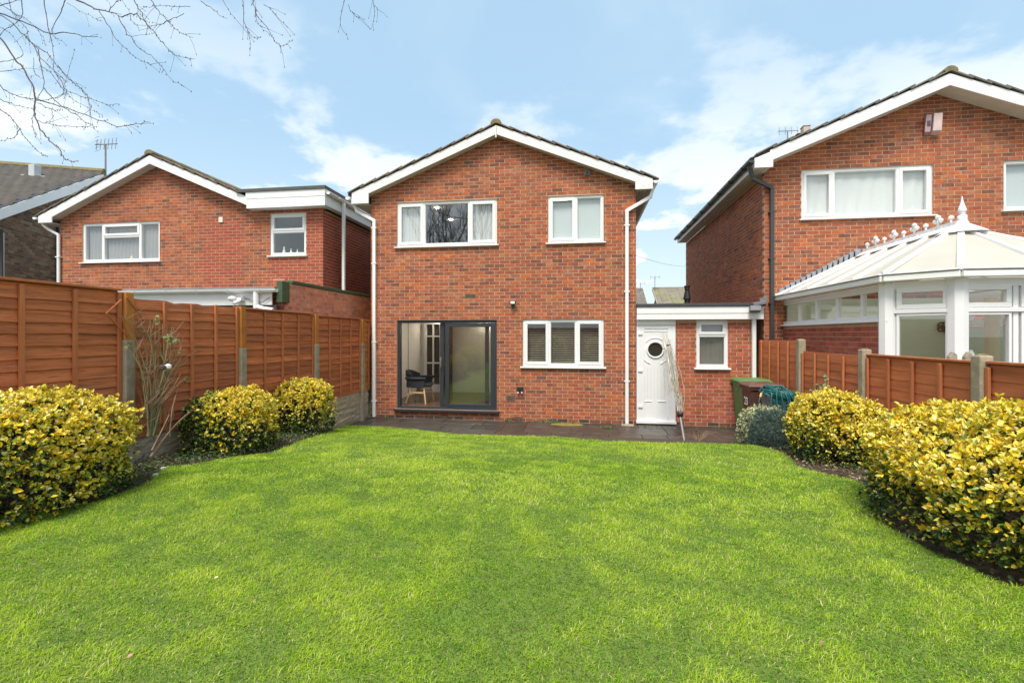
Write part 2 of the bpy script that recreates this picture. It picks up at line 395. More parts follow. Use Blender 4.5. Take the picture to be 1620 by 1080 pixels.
# ------------------------------------------------------------------ windows
def window(parent, x0, x1, z0, z1, Y, cols, sill=True, fm=UPVC, gm=GLASS, name='window', recess=.03, sillw=.05, label=None, fw=.055, stop=False):
    """cols: list of (fraction, kind) kind 'fix','sash','top' (fanlight above); outward normal -Y; Y is the wall face"""
    y0 = Y + recess; y1 = y0 + .07; mb = MB(); f = fw
    mb.box(x0, x1, y0, y1, z1 - f, z1); mb.box(x0, x1, y0, y1, z0, z0 + f); mb.box(x0, x0 + f, y0, y1, z0 + f, z1 - f); mb.box(x1 - f, x1, y0, y1, z0 + f, z1 - f)
    tot = sum(c[0] for c in cols); x = x0; W_ = x1 - x0; cells = []
    for i, (fr, kd) in enumerate(cols):
        xa = x + (f if i == 0 else f / 2); x += W_ * fr / tot; xb = x - (f if i == len(cols) - 1 else f / 2)
        if i < len(cols) - 1: mb.box(x - f / 2, x + f / 2, y0 - .001, y1, z0 + f, z1 - f)
        cells.append((xa, xb, kd))
    w = mb.build(name, fm, parent, bevel=.004, label=label)
    for xa, xb, kd in cells:
        za, zb = z0 + f, z1 - f; subs = []
        if kd[0] == 'top' if isinstance(kd, tuple) else kd == 'top':
            fr = kd[1] if isinstance(kd, tuple) else .32; zt = zb - (zb - za) * fr
            b = MB().box(xa, xb, y0 - .001, y1, zt - f / 2, zt + f / 2); b.build('transom', fm, w, bevel=.003)
            subs = [(xa, xb, zt + f / 2, zb, 'sash'), (xa, xb, za, zt - f / 2, 'fix')]
        else: subs = [(xa, xb, za, zb, kd)]
        for a, b_, c, d, k in subs:
            if k == 'sash':
                q = .045; s = MB(); yy = y0 - .014
                s.box(a - .012, b_ + .012, yy, y1 - .01, d - q, d + .012); s.box(a - .012, b_ + .012, yy, y1 - .01, c - .012, c + q)
                s.box(a - .012, a + q, yy, y1 - .01, c + q, d - q); s.box(b_ - q, b_ + .012, yy, y1 - .01, c + q, d - q)
                s.build('sash', fm, w, bevel=.005); a += q; b_ -= q; c += q; d -= q
            else:
                q = .012; s = MB(); s.box(a, b_, y0 + .01, y1, d - q, d); s.box(a, b_, y0 + .01, y1, c, c + q); s.box(a, a + q, y0 + .01, y1, c + q, d - q); s.box(b_ - q, b_, y0 + .01, y1, c + q, d - q)
                s.build('bead', fm, w); a += q; b_ -= q; c += q; d -= q
            tl = random.uniform(-.0012, .0012)
            g = MB().add([(a, y0 + .03, c), (b_, y0 + .03 + tl, c), (b_, y0 + .03 + tl, d), (a, y0 + .03, d)], [(0, 1, 2, 3)]); g.build('pane', gm, w)
    if sill:
        s = MB(); s.prism([(x0 - sillw, Y - .055, z0 - .034), (x0 - sillw, Y - .055, z0 - .012), (x0 - sillw, y0 + .02, z0 + .004), (x0 - sillw, y0 + .02, z0 - .034)], (x1 - x0 + 2 * sillw, 0, 0)); s.build('sill', SILL if fm is UPVC else fm, w, bevel=.004)
    return w
def curtain(x0, x1, z0, z1, y, label, m=CURT, folds=.09, amp=.02, group=None, taper=0.):
    n = max(8, int((x1 - x0) / .012)); V = []; F = []
    for j in range(7):
        z = z1 + (z0 - z1) * j / 6
        for i in range(n + 1):
            xx = x0 + (x1 - x0) * i / n * (1 + taper * (j / 6) ** 1.5)
            V.append((xx, y + amp * math.sin(2 * math.pi * i / n * (x1 - x0) / folds + .5 * math.sin(j + i * .1)) * (.6 + .1 * j), z))
    for j in range(6):
        for i in range(n): a = j * (n + 1) + i; F.append((a, a + 1, a + n + 2, a + n + 1))
    mb = MB(); mb.add(V, F); o = mb.build('curtain', m, None, smooth=True); return tag(o, label, 'curtain', group)
def room(parent, x0, x1, y0, y1, z0, z1, m=PLASTER, floor=None, opens=()):
    mb = MB(); t = .03
    mb.box(x0 - t, x0, y0, y1, z0, z1); mb.box(x1, x1 + t, y0, y1, z0, z1); mb.box(x0 - t, x1 + t, y1, y1 + t, z0, z1); mb.box(x0 - t, x1 + t, y0, y1 + t, z1, z1 + t)
    mb.build('room_lining', m, parent); MB().box(x0 - t, x1 + t, y0, y1 + t, z0 - t, z0).build('room_floor', floor or m, parent)
def downpipe(parent, x, y, z0, z1, m=PIPE, offset=None, r=.034, square=True, brackets=(.3, .6, .9), name='downpipe'):
    mb = MB()
    if square: mb.box(x - r, x + r, y - r, y + r, z0, z1)
    else: mb.tube([(x, y, z0), (x, y, z1)], r, 12)
    if offset is not None:
        pts = [Vector((x, y, z1 - .01))] + [Vector(p) for p in offset]
        if square:
            for a, b in zip(pts, pts[1:]): mb.bar(a, b, 2 * r, 2 * r, (0, 1, 0))
            for p in pts[:-1]: mb.lathe((p.x, p.y, p.z), [(r * .2, -r * 1.1), (r * 1.15, -r * .9), (r * 1.15, r * .7), (r * .2, r)], 10)
        else: mb.tube(curve_pts(pts, 4), r, 10)
    o = mb.build(name, m, parent, bevel=.006 if square else 0)
    for f in brackets:
        z = z0 + (z1 - z0) * f; MB().box(x - r - .022, x + r + .022, y - r - .004, y + r + .03, z - .012, z + .012).build('bracket', m, o)
    return o

# ------------------------------------------------------------------ roofs
def roof_slope(parent, xr, zr, xe, y0, y1, pitch, m=TILE, gauge=.32, wid=.30, verge=True):
    """one slope of a gable roof, ridge along Y at (xr, zr), eave at x=xe; tiles laid in courses, the front verge course tile by tile"""
    sg = 1 if xe > xr else -1; run = abs(xe - xr); sl_ = run / math.cos(pitch); n = int(sl_ / gauge) + 1
    dn = Vector((sg * math.cos(pitch), 0, -math.sin(pitch))); up = Vector((sg * math.sin(pitch), 0, math.cos(pitch)))
    ridge = Vector((xr, 0, zr)); deck = MB()
    deck.prism([(xr, y0 + .05, zr), (xe, y0 + .05, zr - run * math.tan(pitch)), (xe, y0 + .05, zr - run * math.tan(pitch) - .03), (xr, y0 + .05, zr - .03)], (0, y1 - y0 - .05, 0))
    sl_ob = deck.build('roof_slope', FELT, parent)
    st = MB(); tilt = up * .012
    for k in range(n):
        c = ridge + dn * (gauge * (k + .5)) + up * .022; hl = gauge / 2 + .045
        if gauge * (k + 1) > sl_ + .12: continue
        c = c + dn * .02
        tdn = (dn * hl - up * .016)
        ny = int((y1 - y0) / wid)
        for j in range(ny):
            yc = y0 + wid * (j + .5)
            cc = c + Vector((0, yc, 0))
            if j < 2 and verge:
                o = MB().obox((0, 0, 0), tdn, (0, wid / 2 - .002, 0), up * .012).add([], []).build('roof_tile', m, None); COL.objects.unlink(o)
                o.location = cc + Vector((0, 0, random.uniform(-.003, .005))); COL.objects.link(o); o.parent = sl_ob; o.matrix_parent_inverse = world_of(sl_ob).inverted()
            else: st.obox(cc, tdn, (0, wid / 2 - .002, 0), up * .011)
    if st.v: st.build('tile_courses', m, sl_ob, kind='stuff')
    return sl_ob
def gable_front(parent, xl, xr_, xc, zc, pitch, Yb, Yw, d=.19, boxw=.35, boxh=.28, lb=True, rb=True, m=BARGE, xl_cut=None, xr_cut=None, sof=SOFFIT, boxin=.0):
    """bargeboards, sloping soffits and boxed eaves of a gable facing -Y.  zc: top edge of the boards at the ridge"""
    t = math.tan(pitch)
    for side, xe in ((-1, xl), (1, xr_)):
        run = abs(xe - xc); ze = zc - run * t
        MB().prism([(xc, Yb, zc), (xe, Yb, ze), (xe, Yb, ze - d), (xc, Yb, zc - d * 1.02)], (0, .022, 0)).build('bargeboard', m, parent, bevel=.003)
        MB().prism([(xc, Yb + .022, zc - d + .008), (xe, Yb + .022, ze - d + .008), (xe, Yb + .022, ze - d + .02), (xc, Yb + .022, zc - d + .02)], (0, Yw - Yb - .02, 0)).build('verge_soffit', sof, parent)
def ridge_tiles(parent, x, z, y0, y1, m=MOSS, l=.45):
    y = y0; k = 0
    while y < y1:
        mb = MB(); n = 6; P = []
        for yy, r in ((y, .112), (y + l + .03, .102)):
            for i in range(n + 1):
                a = math.pi * i / n; P.append((x + r * math.cos(a) * 1.05, yy, z - .055 + r * math.sin(a) * .85))
        F = [(i, i + 1, i + n + 2, i + n + 1) for i in range(n)] + [tuple(range(n + 1))[::-1]]
        mb.add(P, F); mb.build('ridge_tile', m, parent); y += l; k += 1
        if k > 3:
            mb = MB(); mb.add([(x - .12, y, z - .05), (x, y, z + .05), (x + .12, y, z - .05), (x - .12, y1, z - .05), (x, y1, z + .05), (x + .12, y1, z - .05)], [(0, 1, 4, 3), (1, 2, 5, 4)]); mb.build('ridge_run', m, parent, kind='stuff'); break
# ================================================================== LARGE STRUCTURE
# ---- terrain
g = MB(); g.add([(-500, -500, -.12), (500, -500, -.12), (500, 900, -.12), (-500, 900, -.12)], [(0, 1, 2, 3)]); o = g.build('ground', GROUND); tag(o, kind='structure')
def grid_sheet(name, m, x0, x1, y0, y1, step, inside, dz, wob=0.):
    nx = int(round((x1 - x0) / step)); ny = int(round((y1 - y0) / step)); V = []; F = []; idx = {}
    def vid(i, j):
        if (i, j) not in idx:
            x, y = x0 + i * step, y0 + j * step; idx[(i, j)] = len(V)
            V.append((x, y, gz(x, y) + dz + wob * noise.noise(Vector((x * 1.7, y * 1.7, 0)))))
        return idx[(i, j)]
    for i in range(nx):
        for j in range(ny):
            if inside(x0 + (i + .5) * step, y0 + (j + .5) * step): F.append((vid(i, j), vid(i + 1, j), vid(i + 1, j + 1), vid(i, j + 1)))
    mb = MB(); mb.add(V, F); o = mb.build(name, m, None, smooth=True); return tag(o, kind='structure')
FXL, FXR = -4.75, 3.52
# lawn outline: left edge, patio edge, right edge (surveyed from the photo onto the terrain)
LE = [aG(u, v) for u, v in ((0, 816), (60, 812), (130, 800), (185, 783), (235, 764), (262, 738), (300, 736), (360, 724), (430, 716), (470, 700), (520, 684), (541, 673))]
PE = [aG(u, v) for u, v in ((600, 674), (660, 679), (720, 687), (800, 690), (880, 691), (960, 698), (1030, 700), (1110, 701), (1190, 704))]
RE = [aG(u, v) for u, v in ((1222, 711), (1243, 719), (1262, 738), (1300, 749), (1345, 759), (1370, 770), (1378, 798), (1394, 826), (1428, 849), (1472, 872), (1524, 896), (1580, 925), (1620, 931))]
poly = [(p.x, p.y) for p in LE + PE + RE]
poly = [(-4.6, -5.5), (-4.3, 1.5)] + poly + [(2.6, 2.2), (2.7, -5.5)]
def inpoly(x, y):
    c = False; n = len(poly); j = n - 1
    for i in range(n):
        xi, yi = poly[i]; xj, yj = poly[j]
        if (yi > y) != (yj > y) and x < (xj - xi) * (y - yi) / (yj - yi) + xi: c = not c
        j = i
    return c
PY = sorted((p.x, p.y) for p in PE)
def patio_edge(x): return float(np.interp(x, [p[0] for p in PY], [p[1] for p in PY]))
pe0 = min(p[1] for p in PY)
grid_sheet('flower_bed', SOIL, FXL - .1, FXR + .1, -6.2, 8.8, .1, lambda x, y: True, -.03, .012)
grid_sheet('lawn', TURF, FXL, FXR, -6, 9.6, .05, lambda x, y: inpoly(x, y), .0)

# ---- patio of separate slabs
pb = MB().box(FXL - .05, FXR + .2, 8.2, 10.25, -.12, -.056); patio = pb.build('patio', BEDDING); tag(patio, kind='structure')
rnd = random.Random(3)
yrow = 10.2; row = 0
while yrow > 8.25:
    h = [.45, .60, .45, .6][row % 4]; x = FXL + rnd.uniform(-.4, 0)
    while x < FXR + .1:
        w = rnd.choice([.6, .6, .45, .9]); x1 = min(x + w, FXR + .15); x0 = max(x, FXL)
        y1, y0 = yrow, yrow - h
        if x1 - x0 > .05:
            a = .006; tz = rnd.uniform(-.004, .004); t2 = rnd.uniform(-.004, .004)
            m_ = MB(); m_.add([(x0 + a, y0 + a, -.07), (x1 - a, y0 + a, -.07), (x1 - a, y1 - a, -.07), (x0 + a, y1 - a, -.07),
                               (x0 + a, y0 + a, -.04 + tz), (x1 - a, y0 + a, -.04 + t2), (x1 - a, y1 - a, -.04 - tz), (x0 + a, y1 - a, -.04 + t2)],
                              [(0, 3, 2, 1), (4, 5, 6, 7), (0, 1, 5, 4), (1, 2, 6, 5), (2, 3, 7, 6), (3, 0, 4, 7)])
            m_.build('slab', SLABM, patio, bevel=.006)
        x += w
    yrow -= h; row += 1

# ================================================================== MAIN HOUSE
YW = 10.2; PIT = R(21.7)
house = thing('brick_house', 'red brick house in the middle with sliding patio doors and a white gable board', 'house', (-1.8, YW, -.04))
XL, XR = -4.70, 1.088; XC = -1.815
ops = [(-4.09 - XL, -1.834 - XL, 3.76, 4.74), (-.73 - XL, .431 - XL, 3.755, 4.74), (-1.271 - XL, .431 - XL, 1.135, 2.135), (-4.09 - XL, -1.834 - XL, .17, 2.13)]
wtop = 6.19
brick_wall(house, (XL, YW, 0), (1, 0, 0), (0, -1, 0), XR - XL, -.115, 4.85, ops, gable_top(XC - XL, wtop, PIT), nind=300, zbase=-.115)
for x0, x1 in ((XL, XL + .1), (XR - .1, XR)): MB().box(x0, x1, YW + .1, 18, -.1, 4.85).build('side_wall', MORTAR, house)
MB().box(XL, XR, 18, 18.1, -.1, 4.8).build('rear_wall', MORTAR, house)
MB().box(XL + .1, XR - .1, YW + .105, 18, 2.42, 2.5).build('floor_slab', PLASTER, house)
Yb = YW - .20
roof_z = 6.235
gable_front(house, -5.06, 1.40, XC, roof_z, PIT, Yb, YW + .02, d=.185)
rs = roof_slope(house, XC, roof_z + .02, -5.16, Yb - .03, 18.2, PIT); roof_slope(house, XC, roof_z + .02, 1.50, Yb - .03, 18.2, PIT)
ridge_tiles(house, XC, roof_z + .09, Yb - .03, 18.2)
# boxed eaves: front box end, vertical fascia, flat soffit of boards
def eaves(h, xw, sg, zt, zb, ov, Yb, y1, m=BARGE, sm=SOFFITG, planks=4):
    xo = xw + sg * ov; a, b = sorted((xw - sg * .0, xo))
    t = math.tan(PIT)
    MB().prism([(xw - sg * .035, Yb - .006, zb), (xo, Yb - .006, zb), (xo, Yb - .006, zt), (xw - sg * .035, Yb - .006, zt + (ov + .035) * t)], (0, .03, 0)).build('eaves_box_end', m, h, bevel=.003)
    MB().box(min(xo - sg * .02, xo), max(xo - sg * .02, xo), Yb + .026, y1, zb, zt).build('fascia_board', m, h)
    pw = (ov - .02) / planks
    for i in range(planks):
        p0 = xw + sg * pw * i; p1 = xw + sg * (pw * (i + 1) - .006); MB().box(min(p0, p1), max(p0, p1), Yb + .026, y1, zb + .004, zb + .014).build('soffit_plank', sm, h)
    MB().box(min(xw, xo - sg * .02), max(xw, xo - sg * .02), Yb + .03, y1, zb + .016, zb + .02).build('soffit_backing', DARKIN, h)
eaves(house, XL, -1, 4.80, 4.70, .37, Yb, 18.1, sm=SOFFIT)
eaves(house, XR, 1, 4.87, 4.75, .31, Yb, 18.1, sm=SOFFITG)
def gutter(h, p0, p1, m=PIPE, r=.055, brackets=0, nm='gutter', side=None):
    p0, p1 = Vector(p0), Vector(p1); d = (p1 - p0).normalized(); s = d.cross(Vector((0, 0, 1))).normalized(); mb = MB(); P = []; F = []; n = 6
    for p in (p0, p1):
        for i in range(n + 1):
            a = math.pi * i / n; P.append(p + s * r * math.cos(a) + Vector((0, 0, -r * math.sin(a))))
        for i in range(n, -1, -1):
            a = math.pi * i / n; P.append(p + s * (r - .006) * math.cos(a) + Vector((0, 0, -(r - .006) * math.sin(a))))
    k = 2 * (n + 1); F = [(i, (i + 1) % k, (i + 1) % k + k, i + k) for i in range(k)] + [tuple(range(k))[::-1], tuple(range(k, 2 * k))]
    for p in (p0, p1):
        q = len(P); P += [p + s * r * math.cos(math.pi * i / n) + Vector((0, 0, -r * math.sin(math.pi * i / n))) + d * (.001 if p is p0 else -.001) for i in range(n + 1)]; F.append(tuple(range(q, q + n + 1)))
    mb.add(P, F); o = mb.build(nm, m, h)
    for i in range(brackets):
        p = p0.lerp(p1, (i + .5) / brackets); MB().tube([p + s * (r + .008) * math.cos(math.pi * j / 6) + Vector((0, 0, -(r + .008) * math.sin(math.pi * j / 6))) for j in range(7)], .012, 5).build('gutter_bracket', m, o)
    return o
gutter(house, (1.455, Yb - .06, 4.90), (1.455, 18.1, 4.90)); gutter(house, (-5.13, Yb - .06, 4.83), (-5.13, 18.1, 4.83))
downpipe(house, -4.60, YW - .045, -.02, 4.36, offset=[(-5.02, YW - .02, 4.58), (-5.11, YW - .02, 4.80)], brackets=(.08, .38, .78, .96))
downpipe(house, .90, YW - .045, -.03, 4.37, offset=[(1.37, YW - .05, 4.63), (1.44, YW - .05, 4.86)], brackets=(.2, .62, .93))
MB().tube([(XC, Yb - .02, roof_z - .02), (XC, Yb - .02, roof_z - .27)], .017, 6).build('drop_finial', BARGE, house)
window(house, -4.09, -1.834, 3.76, 4.74, YW, [(.27, 'sash'), (.46, 'fix'), (.27, 'sash')], gm=GLASS_U)
window(house, -.73, .431, 3.755, 4.74, YW, [(.5, 'sash'), (.5, 'fix')])
window(house, -1.271, .431, 1.135, 2.135, YW, [(.33, 'sash'), (.34, 'fix'), (.33, 'sash')])
MB().box(-.62, -.32, YW + .012, YW + .03, 4.635, 4.65).build('trickle_vent', SILL, house)
# sliding patio door, left leaf open
pdz0, pdz1, px0, px1 = .17, 2.13, -4.09, -1.834; yy = YW + .035
f = MB(); f.box(px0, px1, yy, yy + .11, pdz1 - .06, pdz1); f.box(px0, px1, yy, yy + .11, pdz0, pdz0 + .05); f.box(px0, px0 + .06, yy, yy + .11, pdz0 + .05, pdz1 - .06); f.box(px1 - .06, px1, yy, yy + .11, pdz0 + .05, pdz1 - .06)
pd = f.build('patio_door', ANTH, house, bevel=.004)
def leaf(x0, x1, y, nm='door_leaf'):
    b = MB(); a = .085; b.box(x0, x0 + a, y, y + .045, pdz0 + .055, pdz1 - .065); b.box(x1 - a, x1, y, y + .045, pdz0 + .055, pdz1 - .065)
    b.box(x0 + a, x1 - a, y, y + .045, pdz1 - .065 - a, pdz1 - .065); b.box(x0 + a, x1 - a, y, y + .045, pdz0 + .055, pdz0 + .055 + a * .8); l = b.build(nm, ANTH, pd, bevel=.004)
    MB().add([(x0 + a, y + .02, pdz0 + .12), (x1 - a, y + .021, pdz0 + .12), (x1 - a, y + .021, pdz1 - .15), (x0 + a, y + .02, pdz1 - .15)], [(0, 1, 2, 3)]).build('pane', GLASS_D, pd); return l
leaf(-2.995, -1.894, yy + .005); leaf(-3.13, -2.03, yy + .058)
MB().box(-3.115, -3.085, yy + .025, yy + .056, 1.09, 1.31).box(-3.11, -3.09, yy - .01, yy + .026, 1.13, 1.15).box(-3.11, -3.09, yy - .01, yy + .026, 1.24, 1.26).box(-3.112, -3.088, yy - .025, yy - .01, 1.12, 1.27).build('handle', STEEL, pd, bevel=.004)
MB().box(px0 - .06, px1 + .06, YW - .075, yy + .10, pdz0 - .045, pdz0 - .002).build('threshold', ANTH, pd, bevel=.006)
for wl_, u_, v_ in ((house.children[0], 744, 468),):
    q_ = aY(u_, v_, YW); MB().box(q_.x - .108, q_.x + .108, YW - .004, YW + .01, q_.z - .033, q_.z + .033).build('brick', mat('dark_green_brick', (.05, .075, .06), .8, .2, 12), [c for c in house.children if c.name.startswith('wall')][0], label='single dark green grey brick')
# rooms seen through the openings
room(house, -4.55, -1.55, YW + .15, 13.15, .20, 2.36, floor=WOODF)
room(house, -1.42, .9, YW + .15, 13.2, .2, 2.36, m=DARKIN)
room(house, -4.55, -1.4, YW + .15, 13.9, 2.75, 4.85, m=mat('dim_painted_room', (.34, .34, .35), .8, .05, 2)); room(house, -.95, .75, YW + .15, 12.4, 2.75, 4.85)  # dimness of the wide upstairs room is put into its grey wall colour
for x in (-3.9, -2.6):
    for y in (11.2, 12.9): MB().lathe((x, y, 2.345), [(.06, 0), (.06, .014)], 16).build('downlight_or_fill', LAMPL, house)  # unseen lamps added to brighten the lounge
for i, (x, y) in enumerate(((-3.45, 11.1), (-3.44, 12.3))): MB().lathe((x, y, 4.83), [(.035, 0), (.035, .015)], 16).build('downlight_or_fill', LAMPL, house)
MB().add([(-.72, YW + .11, 3.7), (.42, YW + .11, 3.7), (.42, YW + .11, 4.8), (-.72, YW + .11, 4.8)], [(0, 1, 2, 3)]).build('obscured_glazing', FROST, house)
curtain(-4.05, -3.44, 3.74, 4.76, YW + .125, 'white net curtain in the left light of the wide upstairs window of the middle house', folds=.07)
curtain(-2.38, -1.86, 3.74, 4.76, YW + .125, 'white curtain behind the right light of the wide upstairs window of the middle house', folds=.10, taper=.0)
# kitchen blinds
for a, b, lb in ((-1.19, -.745, 'venetian blind in the left light of the kitchen window'), (-.69, -.145, 'venetian blind in the wider middle light of the kitchen window'), (-.09, .35, 'venetian blind in the right light of the kitchen window')):
    t_ = thing('venetian_blind', 'dark ' + lb + ' beside the patio doors' if 'left' in lb else 'dark ' + lb, 'blind', ((a + b) / 2, YW + .15, 1.15), 'venetian blinds in the kitchen window')
    me = MB().obox((0, 0, 0), ((b - a) / 2, 0, 0), (0, .013, .011), (0, -.0006, .0008)).mesh('slat', mat('blind_slat', (.26, .225, .18), .5, .1) if 'blind_slat' not in bpy.data.materials else bpy.data.materials['blind_slat'])
    for k in range(24):
        s = bpy.data.objects.new('slat', me); s.location = ((a + b) / 2, YW + .15, 1.18 + k * .039); COL.objects.link(s); s.parent = t_; s.matrix_parent_inverse = world_of(t_).inverted()
    c = MB();
    for xx in (a + .06, b - .06): c.box(xx - .0015, xx + .0015, YW + .132, YW + .134, 1.15, 2.11)
    c.build('cord', CORD, t_)
# lounge furniture
t = thing('glazed_door', 'white framed glass door at the back of the lounge behind the open patio door', 'door', (-4.1, 13.0, .2))
b = MB(); x0, x1, y = -4.42, -3.90, 13.02
b.box(x0, x0 + .07, y, y + .05, .2, 2.2); b.box(x1 - .07, x1, y, y + .05, .2, 2.2); b.box(x0 + .07, x1 - .07, y, y + .05, 2.1, 2.2); b.box(x0 + .07, x1 - .07, y, y + .05, .2, .42); b.box((x0 + x1) / 2 - .02, (x0 + x1) / 2 + .02, y, y + .05, .42, 2.1)
for z in (1.0, 1.75): b.box(x0 + .07, x1 - .07, y + .001, y + .049, z, z + .04)
b.build('frame', UPVC, t); MB().add([(x0, y + .06, .3), (x1, y + .06, .3), (x1, y + .06, 2.1), (x0, y + .06, 2.1)], [(0, 1, 2, 3)]).build('pane', mat('dark_glass', (.06, .045, .035), .1, .3, 3), t)
MB().box(-3.88, -3.62, 12.8, 13.1, .2, 2.3).build('dresser', mat('dark_wood', (.07, .03, .018), .4, .3, 4), t)
MB().box(-4.549, -4.545, 12.1, 12.13, .2, 2.36).build('wall_joint', DARKIN, house)
# armchair: facing right, side view
ch = thing('armchair', 'black shell armchair with beech legs just inside the open patio door', 'chair', (-3.95, 11.0, .2))
cx0, cy0, fz = -3.88, 11.05, .20
def shell():
    V = []; F = []; n = 14
    prof = [(-.30, .77), (-.305, .67), (-.27, .55), (-.22, .42), (-.12, .35), (.05, .34), (.22, .37), (.27, .37)]
    for i, (x, z) in enumerate(prof):
        for j in range(n + 1):
            q = j / n * 2 - 1; w = .29
            if i < 4: xx = x + .22 * abs(q) ** 3; zz = z - .10 * abs(q) ** 4 if i == 0 else z
            else: xx = x; zz = z + .05 * abs(q) ** 3
            V.append((cx0 + xx, cy0 + q * w, fz + zz))
    for i in range(len(prof) - 1):
        for j in range(n): a = i * (n + 1) + j; F.append((a, a + 1, a + n + 2, a + n + 1))
    return V, F
V, F = shell(); o = MB().add(V, F).build('seat_shell', CLOTH, ch, smooth=True); s_ = o.modifiers.new('solid', 'SOLIDIFY'); s_.thickness = .05
for q in (-1, 1):
    MB().tube(curve_pts([(cx0 - .22, cy0 + q * .29, fz + .60), (cx0 - .05, cy0 + q * .31, fz + .585), (cx0 + .27, cy0 + q * .31, fz + .59)], 4), .032, 8).build('armrest', CLOTH, ch, smooth=True)
    MB().prism([(cx0 - .20, cy0 + q * .29, fz + .6), (cx0 + .25, cy0 + q * .30, fz + .58), (cx0 + .22, cy0 + q * .28, fz + .38), (cx0 - .2, cy0 + q * .28, fz + .38)], (0, .02 * q, 0)).build('side_panel', CLOTH, ch)
    MB().tube([(cx0 - .08, cy0 + q * .24, fz + .42), (cx0 - .22, cy0 + q * .31, fz)], [.024, .015], 8).build('leg', BEECH, ch)
    MB().tube([(cx0 + .2, cy0 + q * .24, fz + .42), (cx0 + .27, cy0 + q * .31, fz)], [.024, .015], 8).build('leg', BEECH, ch)
    MB().box(cx0 - .14, cx0 + .22, cy0 + q * .27 - .012, cy0 + q * .27 + .012, fz + .24, fz + .275).build('rail', BEECH, ch)
# wall fittings
def at(u, v): return aY(u, v, YW)
p = at(812, 480); t = thing('floodlight', 'small black security floodlight on the middle house wall above the kitchen window', 'light', (p.x, YW, p.z))
MB().box(p.x - .065, p.x + .065, YW - .10, YW - .055, p.z - .03, p.z + .055).build('lamp_head', BLACK, t, bevel=.006)
MB().box(p.x - .045, p.x + .045, YW - .103, YW - .1, p.z - .01, p.z + .04).build('lens', WHITE, t)
MB().box(p.x - .035, p.x + .035, YW - .07, YW, p.z - .075, p.z - .03).build('bracket', BLACK, t, bevel=.005); MB().lathe((p.x, YW - .08, p.z - .085), [(.01, -.03), (.022, -.012), (.022, .01)], 10).build('sensor', BLACK, t)
p = at(823, 615.5); t = thing('outdoor_socket', 'black weatherproof double socket low on the middle house wall', 'socket', (p.x, YW, p.z))
MB().box(p.x - .066, p.x + .066, YW - .07, YW, p.z - .04, p.z + .06).build('cover', BLACK, t, bevel=.012)
for q in (-.042, .042): MB().lathe((p.x + q, YW - .055, p.z - .07), [(.017, -.012), (.02, .022)], 10).build('plug', WHITE, t)
p = at(808, 630); ab = MB().box(p.x - .095, p.x + .095, YW - .006, YW + .01, p.z - .07, p.z + .07).build('air_brick', mat('terracotta_vent', (.20, .12, .09), .9, .2, 20), house)
for i in range(7): MB().box(p.x - .08 + i * .0245, p.x - .08 + i * .0245 + .011, YW - .0075, YW - .005, p.z - .052, p.z + .052).build('slot', BLACK, ab)
p = at(929, 274); t = thing('wall_vent', 'small grey hooded vent high under the right gable slope of the middle house', 'vent', (p.x, YW, p.z))
MB().box(p.x - .062, p.x + .062, YW - .05, YW, p.z - .055, p.z + .055).build('hood', GREYPL, t, bevel=.01); MB().lathe((p.x, YW - .052, p.z - .01), [(.028, 0), (.028, .004)], 12, axis='Y').build('opening', BLACK, t)
for u, v, w in ((820, 662, .16), (703, 661, .12)):
    p = at(u, v); ab = MB().box(p.x - w / 2, p.x + w / 2, YW - .009, YW, -.02, .05).build('air_brick', mat('vent_brown', (.11, .07, .05), .9, .2, 20), house)
drain = MB().box(.78, 1.02, 9.90, 10.10, -.036, -.02).build('drain_cover', CONC); tag(drain, 'small concrete gully surround at the foot of the right white downpipe', 'drain')

# ================================================================== GARAGE LINK
gar = thing('garage', 'flat roofed brick side building with a white door and fascia between two houses', 'garage', (2.3, YW, -.04))
GX0, GX1 = 1.095, 3.42
brick_wall(gar, (GX0, YW + .01, 0), (1, 0, 0), (0, -1, 0), GX1 - GX0, -.115, 2.12, [(0, .785, .06, 2.12), (2.286 - GX0, 2.895 - GX0, 1.13, 2.12)], nind=120, zbase=-.115, pal=PAL_D + PAL[:4], phase=.06)
MB().box(GX1 - .1, GX1, YW + .12, 17, -.1, 2.1).build('side_wall', MORTAR, gar)
MB().box(1.092, 3.53, YW - .11, YW - .085, 2.115, 2.235).box(1.092, 3.53, YW - .118, YW - .093, 2.237, 2.372).build('fascia', BARGE2, gar, bevel=.003)
MB().box(1.092, 3.53, YW - .085, YW + .1, 2.12, 2.13).build('soffit', BARGE2, gar)
MB().box(1.088, 3.56, YW - .14, 17, 2.374, 2.44).build('roof', FELT, gar, bevel=.008)
MB().box(1.10, 1.875, YW - .02, YW + .06, 2.005, 2.11).build('head_panel', BARGE2, gar, bevel=.003)
dr = MB(); dx0, dx1, dz0, dz1, dy = 1.10, 1.875, .03, 2.0, YW - .005
dr.box(dx0, dx0 + .07, dy, dy + .07, dz0, dz1); dr.box(dx1 - .07, dx1, dy, dy + .07, dz0, dz1); dr.box(dx0 + .07, dx1 - .07, dy, dy + .07, dz1 - .07, dz1); dr.box(dx0 + .07, dx1 - .07, dy, dy + .07, dz0, dz0 + .04)
door = dr.build('door', UPVC, gar, bevel=.004)
mx_, mz_, rr = 1.475, 1.50, .15
n = 40; V = []; F = []
for i in range(n):        # leaf with a round hole
    a = 2 * math.pi * i / n; c, s = math.cos(a), math.sin(a); k = min((.315) / max(abs(c), 1e-6), 9); hx = .315; hz0, hz1 = mz_ - (dz0 + .04), (dz1 - .07) - mz_
    V.append((mx_ + rr * c, dy + .012, mz_ + rr * s)); tz = hz1 if s > 0 else hz0; k = min(hx / max(abs(c), 1e-6), tz / max(abs(s), 1e-6)); V.append((mx_ + c * k + .01, dy + .012, mz_ + s * k))
